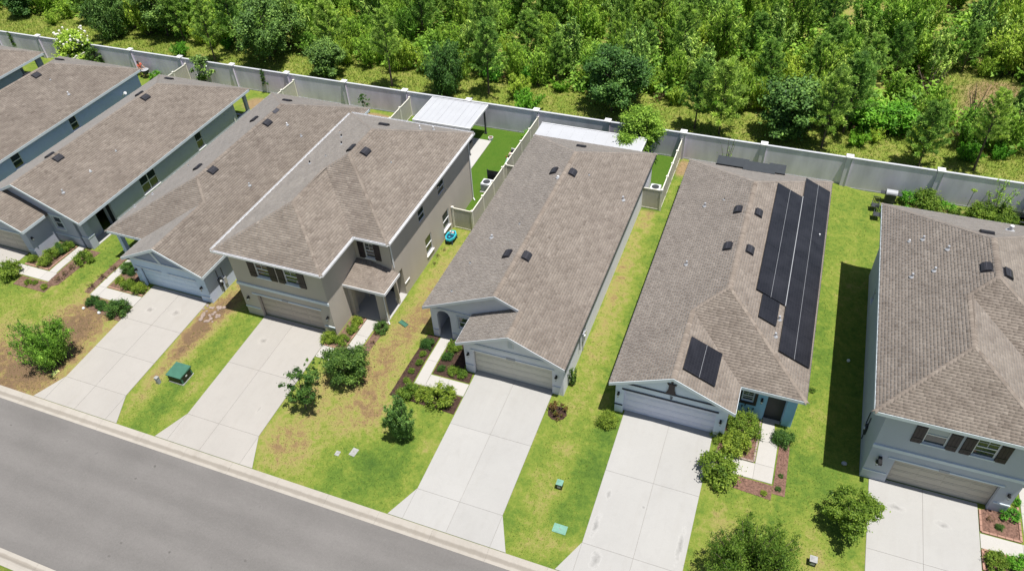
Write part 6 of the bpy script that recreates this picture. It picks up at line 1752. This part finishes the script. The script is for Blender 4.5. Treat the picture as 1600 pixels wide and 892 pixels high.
def cover(name, x, y, w_, d_, mt, label, rot=0.0, cat="cover"):
    z = gzf(x, y)
    t = empty(name, (x, y, z), label, cat)
    a = Vector((math.cos(rot), math.sin(rot), 0)); b_ = Vector((-math.sin(rot), math.cos(rot), 0)); u = Vector((0, 0, 1)); o = Vector((x, y, z))
    MB().fr(a, b_, u, o, -w_ / 2 - .04, w_ / 2 + .04, -d_ / 2 - .04, d_ / 2 + .04, -.05, .025).build("rim", M[mt], t)
    MB().fr(a, b_, u, o, -w_ / 2 + .01, w_ / 2 - .01, -d_ / 2 + .01, d_ / 2 - .01, .0255, .038).build("lid", M[mt], t)
    MB().fr(a, b_, u, o, -.06, .06, -.015, .015, .0385, .045).build("handle_slot", M['joint'], t)
cover("handhole_cover", -6.13, 18.55, .62, .40, 'boxgreenl', "pale green rectangular handhole cover in the lawn near the curb", cat="handhole cover")
cover("meter_lid", -18.24, 19.2, .28, .42, 'lid', "larger white meter lid in the lawn before the young tree", -.1)
cover("meter_lid", -19.07, 18.85, .18, .22, 'lid', "smaller white square meter lid in the lawn")
cover("meter_lid", -39.05, 18.35, .22, .40, 'limecover', "yellow-green lid in the dry grass beside the seafoam driveway", -.2)
# splash block
t = empty("splash_block", (-20.15, 28.75, 0), "small green splash tray at the foot of the taupe house downspout", "splash tray")
a = Vector((.93, -.37, 0)); b_ = Vector((.37, .93, 0)); o = Vector((-20.2, 28.8, .0)); u = Vector((0, 0, 1))
MB().fr(a, b_, u, o, -.05, .62, -.13, .13, .0, .03).build("tray", M['boxgreen'], t)
for s_ in (-.15, .13): MB().fr(a, b_, u, o, -.05, .62, s_, s_ + .02, .0, .08).build("side_rim", M['boxgreen'], t)
# turquoise toy table
t = empty("water_table", (-20.45, 37.35, 0), "turquoise octagonal toy water table on dark legs by the taupe house wall", "toy table")
cx, cy = -20.42, 37.35
oct_ = lambda rx, ry, n=8: [(cx + rx * math.cos(a), cy + ry * math.sin(a)) for a in [(i + .5) * 2 * math.pi / n for i in range(n)]]
MB().prism(oct_(.31, .53), .34, .40).build("basin", M['navyp'], t)
ob, ib = oct_(.37, .60), oct_(.29, .50)
mb = MB()
for k in range(8):
    j = (k + 1) % 8
    mb.poly([(*ob[k], .36), (*ob[j], .36), (*ib[j], .36), (*ib[k], .36), (*ob[k], .52), (*ob[j], .52), (*ib[j], .52), (*ib[k], .52)], [(3, 2, 1, 0), (4, 5, 6, 7), (0, 1, 5, 4), (2, 3, 7, 6)])
mb.build("rim", M['turq'], t)
MB().box(cx - .3, cx + .3, cy + .08, cy + .16, .41, .53).build("divider", M['turq'], t)
for dx, dy in ((-.24, -.4), (.24, -.4), (-.24, .4), (.24, .4)): MB().tube((cx + dx, cy + dy, 0), (cx + dx, cy + dy, .345), .06, .05, 8).build("leg", M['navyp'], t)
MB().tube((cx - .1, cy + .15, .4), (cx - .05, cy + .1, .78), .07, .05, 8).build("toy_tower", M['white'], t)
MB().ball((cx + .05, cy + .25, .56), .10).build("toy_wheel", M['pink'], t)
MB().ball((cx, cy - .25, .52), .08).build("toy_cup", M['turq'], t)

# white roofed pergola
t = empty("pergola", (-25.9, 49.9, 0), "white flat-roofed pergola with black posts behind the taupe house", "pergola")
x0, x1, y0, y1 = -28.35, -23.3, 47.9, 51.85
n = 10
for k in range(n):
    a = x0 + (x1 - x0) * k / n; b = x0 + (x1 - x0) * (k + 1) / n
    MB().box(a + .008, b - .008, y0 + .06, y1 - .06, 2.55, 2.61).build("roof_panel", M['patiowhite'], t)
    if k in (2, 3, 5, 6, 8): MB().box(a - .03, a + .03, y0 + .06, y1 - .06, 2.611, 2.625).build("seam", M['patiowhite'], t)
for a, b, c, d in ((x0, x1, y0, y0 + .058), (x0, x1, y1 - .058, y1), (x0 - .06, x0 - .002, y0, y1), (x1 + .002, x1 + .06, y0, y1)): MB().box(a, b, c, d, 2.50, 2.66).build("edge_beam", M['white'], t)
MB().box(x0 + .1, x1 - .1, y0 + .07, y0 + .16, 2.30, 2.545).build("beam", M['darkmetal'], t)
MB().box(x0 + .1, x1 - .1, y1 - .16, y1 - .07, 2.30, 2.545).build("beam", M['darkmetal'], t)
for x, y in ((-27.95, 48.05), (-23.55, 48.05), (-27.95, 51.6), (-23.55, 51.6)):
    p = MB().box(x - .06, x + .06, y - .06, y + .06, 0, 2.298).build("post", M['darkmetal'], t)
    MB().box(x - .11, x + .11, y - .11, y + .11, .06, .09).build("post_base", M['darkmetal'], p)
slabs("patio", "white concrete patio under the pergola", [[(-28.2, 46.5), (-25.4, 46.5), (-25.4, 50.6), (-28.2, 50.6)], [(-25.4, 46.5), (-22.65, 46.5), (-22.65, 50.6), (-25.4, 50.6)], [(-30.2, 42.9), (-22.65, 42.9), (-22.65, 46.5), (-30.2, 46.5)]], M['slab'], lift=.04)
# sofa and chair under the pergola
def sofa(name, x, y, w_, label, rz=0):
    t = empty(name, (x, y, .04), label, "sofa" if w_ > 1 else "armchair")
    z = .04
    MB().box(x - w_ / 2, x + w_ / 2, y - .38, y + .38, z + .08, z + .34).build("seat_frame", M['darkmetal'], t)
    n = max(1, int(w_ / .7))
    for k in range(n):
        MB().box(x - w_ / 2 + .12 + (w_ - .24) * k / n + .01, x - w_ / 2 + .12 + (w_ - .24) * (k + 1) / n - .01, y - .36, y + .22, z + .342, z + .46).build("cushion", M['pipe'], t)
    MB().box(x - w_ / 2 + .1, x + w_ / 2 - .1, y + .24, y + .38, z + .342, z + .80).build("backrest", M['darkmetal'], t)
    for s_ in (-1, 1): MB().box(x + s_ * (w_ / 2 - .05) - .05, x + s_ * (w_ / 2 - .05) + .05, y - .36, y + .36, z + .342, z + .60).build("armrest", M['darkmetal'], t)
    for sx in (-1, 1):
        for sy in (-1, 1): MB().box(x + sx * (w_ / 2 - .08) - .03, x + sx * (w_ / 2 - .08) + .03, y + sy * .3 - .03, y + sy * .3 + .03, z, z + .08).build("leg", M['darkmetal'], t)
sofa("patio_sofa", -24.6, 48.9, 1.7, "dark wicker sofa with grey cushions in the shade of the pergola")
sofa("patio_armchair", -26.9, 48.8, .8, "dark wicker armchair left of the sofa under the pergola")
# screen and air conditioner by the taupe house
def ac(x, y, label):
    z = gzf(x, y); t = empty("air_conditioner", (x, y, z), label, "air conditioner")
    MB().box(x - .45, x + .45, y - .45, y + .45, z - .02, z + .07).build("pad", M['slab'], t)
    MB().box(x - .37, x + .37, y - .37, y + .37, z + .072, z + .78).build("housing", M['trimgrey'], t)
    for k in range(8): MB().box(x - .385, x + .385, y - .385, y + .385, z + .14 + k * .075, z + .155 + k * .075).build("louvre", M['pipe'], t)
    MB().tube((x, y, z + .782), (x, y, z + .80), .28, .28, 14).build("fan_grille", M['darkmetal'], t)
ac(-20.3, 43.9, "white air conditioner beside the taupe house downspout")
ac(-7.85, 47.0, "pale air conditioner in the fenced yard right of the grey house")
t = empty("privacy_screen", (-19.95, 44.5, 0), "black privacy screen standing on the lawn by the air conditioner", "screen")
MB().box(-20.5, -19.5, 44.62, 44.66, .05, 1.35).build("panel", M['black'], t)
for x in (-20.5, -19.5): MB().box(x - .03, x + .03, 44.6, 44.68, 0, 1.4).build("post", M['darkmetal'], t)
# toys along the fence
t = empty("toy_slide", (-19.75, 46.9, 0), "pale blue toy slide with red frame leaning along the fence", "toy slide")
MB().poly([(-20.0, 46.0, .1), (-19.55, 46.0, .1), (-19.55, 47.4, .75), (-20.0, 47.4, .75), (-20.0, 46.0, .05), (-19.55, 46.0, .05), (-19.55, 47.4, .70), (-20.0, 47.4, .70)], [(0, 1, 2, 3), (7, 6, 5, 4), (0, 4, 5, 1), (1, 5, 6, 2), (2, 6, 7, 3), (3, 7, 4, 0)]).build("chute", M['boxgreenl'], t)
for x in (-20.03, -19.52): MB().tube((x, 47.45, 0), (x, 47.45, .95), .035, .035, 6).build("frame_post", M['red'], t)
MB().box(-20.0, -19.55, 47.42, 47.55, .68, .74).build("platform", M['white'], t)
t = empty("toy_car", (-20.0, 49.0, 0), "small pink and black ride-on toy car by the fence", "toy car")
MB().box(-20.3, -19.75, 48.55, 49.35, .16, .38).build("body", M['pink'], t)
MB().box(-20.2, -19.85, 48.75, 49.05, .382, .55).build("seat", M['black'], t)
for x in (-20.32, -19.73):
    for y in (48.7, 49.2): MB().tube((x - .04, y, .13), (x + .04, y, .13), .13, .13, 10).build("wheel", M['black'], t)
MB().box(-20.25, -19.8, 49.12, 49.17, .38, .62).build("windscreen", M['white'], t)
MB().box(-20.22, -19.83, 48.56, 48.70, .383, .47).build("hood", M['pink'], t)
# pot by the pergola foot
t = empty("planter", (-22.75, 50.75, 0), "round white planter by the pergola post", "planter")
MB().tube((-22.75, 50.75, 0), (-22.75, 50.75, .28), .17, .22, 12).build("pot", M['white'], t)
MB().tube((-22.75, 50.75, .281), (-22.75, 50.75, .285), .18, .18, 12).build("soil", M['brownsoil'], t)
# stone patch, dry things
def stones(label, cx, cy, rx, ry, n, seed, mt='stone'):
    t = empty("stone_border", (cx, cy, gzf(cx, cy)), label, "stones")
    r = random.Random(seed)
    for k in range(n):
        x = cx + r.uniform(-rx, rx); y = cy + r.uniform(-ry, ry); s_ = r.uniform(.07, .16); z = gzf(x, y)
        MB().ball((x, y, z + s_ * .2), s_, s_ * r.uniform(.7, 1.2), s_ * .4, 7, 4).build("stone", M[mt], t)
stones("patch of pale pinkish flagstones beside the seafoam driveway top", -32.6, 25.6, .75, .75, 34, 3)
for x, y, s_, lab in ((-41.35, 23.3, .10, "single pale stone between the clipped shrubs"), (-40.0, 23.3, .12, "round white lantern stone before the clipped shrubs")):
    MB().ball((x, y, gzf(x, y) + .07), s_, nu=10, nv=6).build("garden_stone", M['white'], None, lab, "stone")
MB().ball((6.6, 34.4, -.2), .10).build("dropped_ball", M['white'], None, "small white ball in the shade strip beside the right edge house", "ball")
MB().ball((6.75, 26.9, -.2), .15, .12, .09).build("pale_rock", M['pipe'], None, "pale rock at the end of the shade strip by the right edge house", "rock")
shrub(4.75, 31.2, .22, 'y', "yellowish weed clump at the powder blue house eave", zs=.7)
# grill, chairs and bench behind F
def grill(x, y, z):
    t = empty("barbecue_grill", (x, y, z), "silver lidded barbecue grill against the perimeter wall", "grill")
    MB().box(x - .35, x + .35, y - .25, y + .25, z + .12, z + .75).build("cabinet", M['darkmetal'], t)
    mb = MB(); n = 8
    pts = [(y + .28 * math.cos(a), z + .80 + .26 * math.sin(a)) for a in [math.pi * k / n for k in range(n + 1)]]
    v = [(x - .38, p, q) for p, q in pts] + [(x + .38, p, q) for p, q in pts]; m_ = n + 1
    mb.poly(v, [tuple(range(m_)), tuple(range(2 * m_ - 1, m_ - 1, -1))] + [(i, m_ + i, m_ + (i + 1) % m_, (i + 1) % m_) for i in range(m_)]).build("lid", M['pipe'], t)
    for s_ in (-1, 1): MB().box(x + s_ * .40, x + s_ * .72, y - .2, y + .2, z + .76, z + .80).build("side_shelf", M['darkmetal'], t)
    for sx in (-.3, .3): MB().tube((x + sx, y, z + .06), (x + sx + .03, y, z + .06), .06, .06, 8).build("wheel", M['black'], t)
    MB().tube((x - .25, y - .30, z + .86), (x + .25, y - .30, z + .86), .018, .018, 6).build("handle", M['black'], t)
grill(8.6, 51.6, -.3)
def chair(x, y, z, rz, label, name="garden_chair"):
    t = empty(name, (x, y, z), label, "chair")
    MB().box(x - .25, x + .25, y - .25, y + .25, z + .40, z + .44).build("seat", M['darkmetal'], t)
    for k in range(5): MB().box(x - .22 + k * .1, x - .17 + k * .1, y + .24, y + .27, z + .46, z + .95).build("back_slat", M['darkmetal'], t)
    MB().box(x - .26, x + .26, y + .235, y + .275, z + .951, z + 1.0).build("top_rail", M['darkmetal'], t)
    for sx in (-.23, .23):
        for sy in (-.23, .23): MB().tube((x + sx, y + sy, z), (x + sx, y + sy, z + .40), .02, .02, 6).build("leg", M['darkmetal'], t)
        MB().box(x + sx - .02, x + sx + .02, y - .24, y + .24, z + .62, z + .65).build("armrest", M['darkmetal'], t)
chair(7.6, 50.3, -.3, 0, "dark metal garden chair on the grass near the right edge house corner")
chair(7.75, 49.2, -.3, 0, "second dark metal garden chair, nearer the eave of the right edge house")
t = empty("garden_bench", (16.9, 51.3, -.3), "dark bench against the wall at the right border", "bench")
for k in range(4): MB().box(16.1, 17.7, 51.1 + k * .12, 51.85 + k * .12, .10, .14).build("seat_slat", M['darkmetal'], t)
for k in range(4): MB().box(16.1, 17.7, 51.60, 51.63, .22 + k * .11, .30 + k * .11).build("back_slat", M['darkmetal'], t)
for x in (16.15, 17.65):
    for y in (51.15, 51.58): MB().box(x - .03, x + .03, y - .03, y + .03, -.3, .098 if y < 51.3 else .66).build("leg", M['darkmetal'], t)
# sunflower-like plant on a stalk
t = empty("tall_flower", (13.7, 52.1, -.3), "single yellow-green flower head on a tall stalk before the wall", "flower")
mb = MB(); mb.tube((13.7, 52.1, -.3), (13.75, 52.05, 1.45), .02, .015, 6); mb.build("stalk", M['leaf_shrub'], t)
cl = [(13.75 + .1 * math.cos(a), 52.05 + .1 * math.sin(a), 1.5, .12, .10) for a in (0, 1.5, 3, 4.5)]
o = link("flower_head", crown_mesh("flower_head", M['leaf_light'], 3, [(x - 13.7, y - 52.1, z + .3, a, b) for x, y, z, a, b in cl], 1200, .05), t)
# hose bib and conduit on grey house wall kept with the house; garden hose on powder blue drive
# ------------------------------------------------------------------ gardener
def person():
    x, y = -61.0, 51.95
    root = empty("person", (x, y, 0), "person in a coral top bending forward over a dark round basket", "person", None)
    J = {'pel': (0, 0, .92), 'waist': (0.02, -.02, 1.04), 'chest': (.12, -.10, 1.28), 'neck': (.20, -.16, 1.46), 'head0': (.23, -.19, 1.53), 'head1': (.27, -.22, 1.66),
         'hipL': (-.01, .10, .90), 'kneeL': (.07, .12, .50), 'ankL': (-.02, .13, .09), 'toeL': (.14, .13, .04),
         'hipR': (-.01, -.10, .90), 'kneeR': (.05, -.15, .50), 'ankR': (-.10, -.17, .09), 'toeR': (.06, -.19, .04),
         'shL': (.14, .10, 1.40), 'elL': (.26, .16, 1.13), 'wrL': (.46, .08, 1.02), 'shR': (.17, -.30, 1.40), 'elR': (.28, -.36, 1.12), 'wrR': (.48, -.26, 1.00)}
    E_ = [('pel', 'waist'), ('waist', 'chest'), ('chest', 'neck'), ('neck', 'head0'), ('head0', 'head1'), ('pel', 'hipL'), ('hipL', 'kneeL'), ('kneeL', 'ankL'), ('ankL', 'toeL'), ('pel', 'hipR'), ('hipR', 'kneeR'), ('kneeR', 'ankR'), ('ankR', 'toeR'),
          ('chest', 'shL'), ('shL', 'elL'), ('elL', 'wrL'), ('chest', 'shR'), ('shR', 'elR'), ('elR', 'wrR')]
    Rr = {'pel': .13, 'waist': .115, 'chest': .13, 'neck': .05, 'head0': .085, 'head1': .09, 'hipL': .09, 'hipR': .09, 'kneeL': .058, 'kneeR': .058, 'ankL': .04, 'ankR': .04, 'toeL': .035, 'toeR': .035, 'shL': .055, 'shR': .055, 'elL': .040, 'elR': .040, 'wrL': .028, 'wrR': .028}
    for s_ in 'LR':
        w_ = Vector(J['wr' + s_]); c = w_ + Vector((.07, 0, -.02)); J['palm' + s_] = tuple(c); Rr['palm' + s_] = .024; E_.append(('wr' + s_, 'palm' + s_))
        for f in range(5):
            dy = (f - 2) * .022; ln = (.05, .07, .078, .072, .056)[f]
            a = c + Vector((.012, dy, 0)); b = a + Vector((ln * .6, dy * .3, -.015)); d_ = b + Vector((ln * .35, 0, -.04))
            if f == 0: a = c + Vector((-.02, -.03 if s_ == 'L' else .03, 0)); b = a + Vector((.03, -.03 if s_ == 'L' else .03, -.01)); d_ = b + Vector((.03, 0, -.02))
            for nm, v in (('a', a), ('b', b), ('c', d_)): J[f'{nm}{f}{s_}'] = tuple(v); Rr[f'{nm}{f}{s_}'] = .009
            E_ += [('palm' + s_, f'a{f}{s_}'), (f'a{f}{s_}', f'b{f}{s_}'), (f'b{f}{s_}', f'c{f}{s_}')]
    ks = list(J); idx = {k: i for i, k in enumerate(ks)}
    me = bpy.data.meshes.new("body"); me.from_pydata([J[k] for k in ks], [(idx[a], idx[b]) for a, b in E_], []); me.materials.append(M['skin'])
    o = link("body", me, root)
    sk = o.modifiers.new("skin", 'SKIN'); sk.use_smooth_shade = True
    for k in ks: me.skin_vertices[0].data[idx[k]].radius = (Rr[k], Rr[k])
    me.skin_vertices[0].data[0].use_root = True
    ss = o.modifiers.new("sub", 'SUBSURF'); ss.levels = 1; ss.render_levels = 1
    W = lambda p: (p[0] + x, p[1] + y, p[2])
    def garment(name, segs, mt):
        mb = MB()
        for a, b, r0, r1 in segs: mb.tube(W(a), W(b), r0, r1, 12)
        return mb.build(name, M[mt], root, smooth=False)
    garment("shirt", [((-.02, 0, .90), (.03, -.03, 1.06), .175, .160), ((.02, -.02, 1.05), (.12, -.10, 1.30), .160, .185), ((.12, -.10, 1.29), (.19, -.15, 1.44), .185, .085), (J['shL'], (.22, .14, 1.24), .085, .07), (J['shR'], (.24, -.33, 1.24), .085, .07)], 'coral')
    garment("shorts", [((0, 0, .98), (0, 0, .84), .175, .165), ((-.01, .09, .88), (.05, .12, .60), .115, .10), ((-.01, -.09, .88), (.03, -.14, .60), .115, .10)], 'pink')
    mb = MB(); mb.ball(W((.235, -.20, 1.66)), .115, .115, .12, 12, 8); mb.ball(W((.12, -.15, 1.62)), .07, .07, .10, 8, 5); mb.build("hair", M['hair'], root)
    for s_, dy in (('L', .13), ('R', -.18)):
        ax = J['ank' + s_]; MB().box(x + ax[0] - .06, x + ax[0] + .20, y + ax[1] - .05, y + ax[1] + .05, 0, .09).build("shoe", M['black'], root)
    # face: nose and eyes
    for dy in (-.035, .035): MB().ball(W((.355, -.245 + dy, 1.64)), .013, nu=6, nv=4).build("eye", M['black'], root)
    MB().ball(W((.37, -.25, 1.61)), .018, nu=6, nv=4).build("nose", M['skin'], root)
    MB().box(x + .352, x + .362, y - .275, y - .225, 1.565, 1.575).build("mouth", M['red'], root)
person()
t = empty("basket", (-60.35, 51.9, 0), "dark round wicker basket in front of the bending gardener", "basket")
mb = MB()
n = 16
for (z0, r0), (z1, r1) in zip([(.35, .20), (.6, .34), (.85, .38)][:-1], [(.35, .20), (.6, .34), (.85, .38)][1:]):
    mb.tube((-60.35, 51.85, z0), (-60.35, 51.85, z1), r0, r1, n, caps=False)
mb.tube((-60.35, 51.85, .36), (-60.35, 51.85, .37), .2, .2, n)
mb.build("bowl", M['darkmetal'], t)
for a in (0.5, 2.6, 4.7): MB().tube((-60.35 + .25 * math.cos(a), 51.85 + .25 * math.sin(a), 0), (-60.35 + .12 * math.cos(a), 51.85 + .12 * math.sin(a), .37), .02, .02, 6).build("leg", M['black'], t)
MB().tube((-60.35, 51.85, .86), (-60.35, 51.85, .88), .39, .37, n).build("lid", M['pipe'], t)
import sys
if '--tri-count' in sys.argv:
    print('TRIS', sum(sum(len(p.vertices) - 2 for p in m.polygons) for m in bpy.data.meshes))
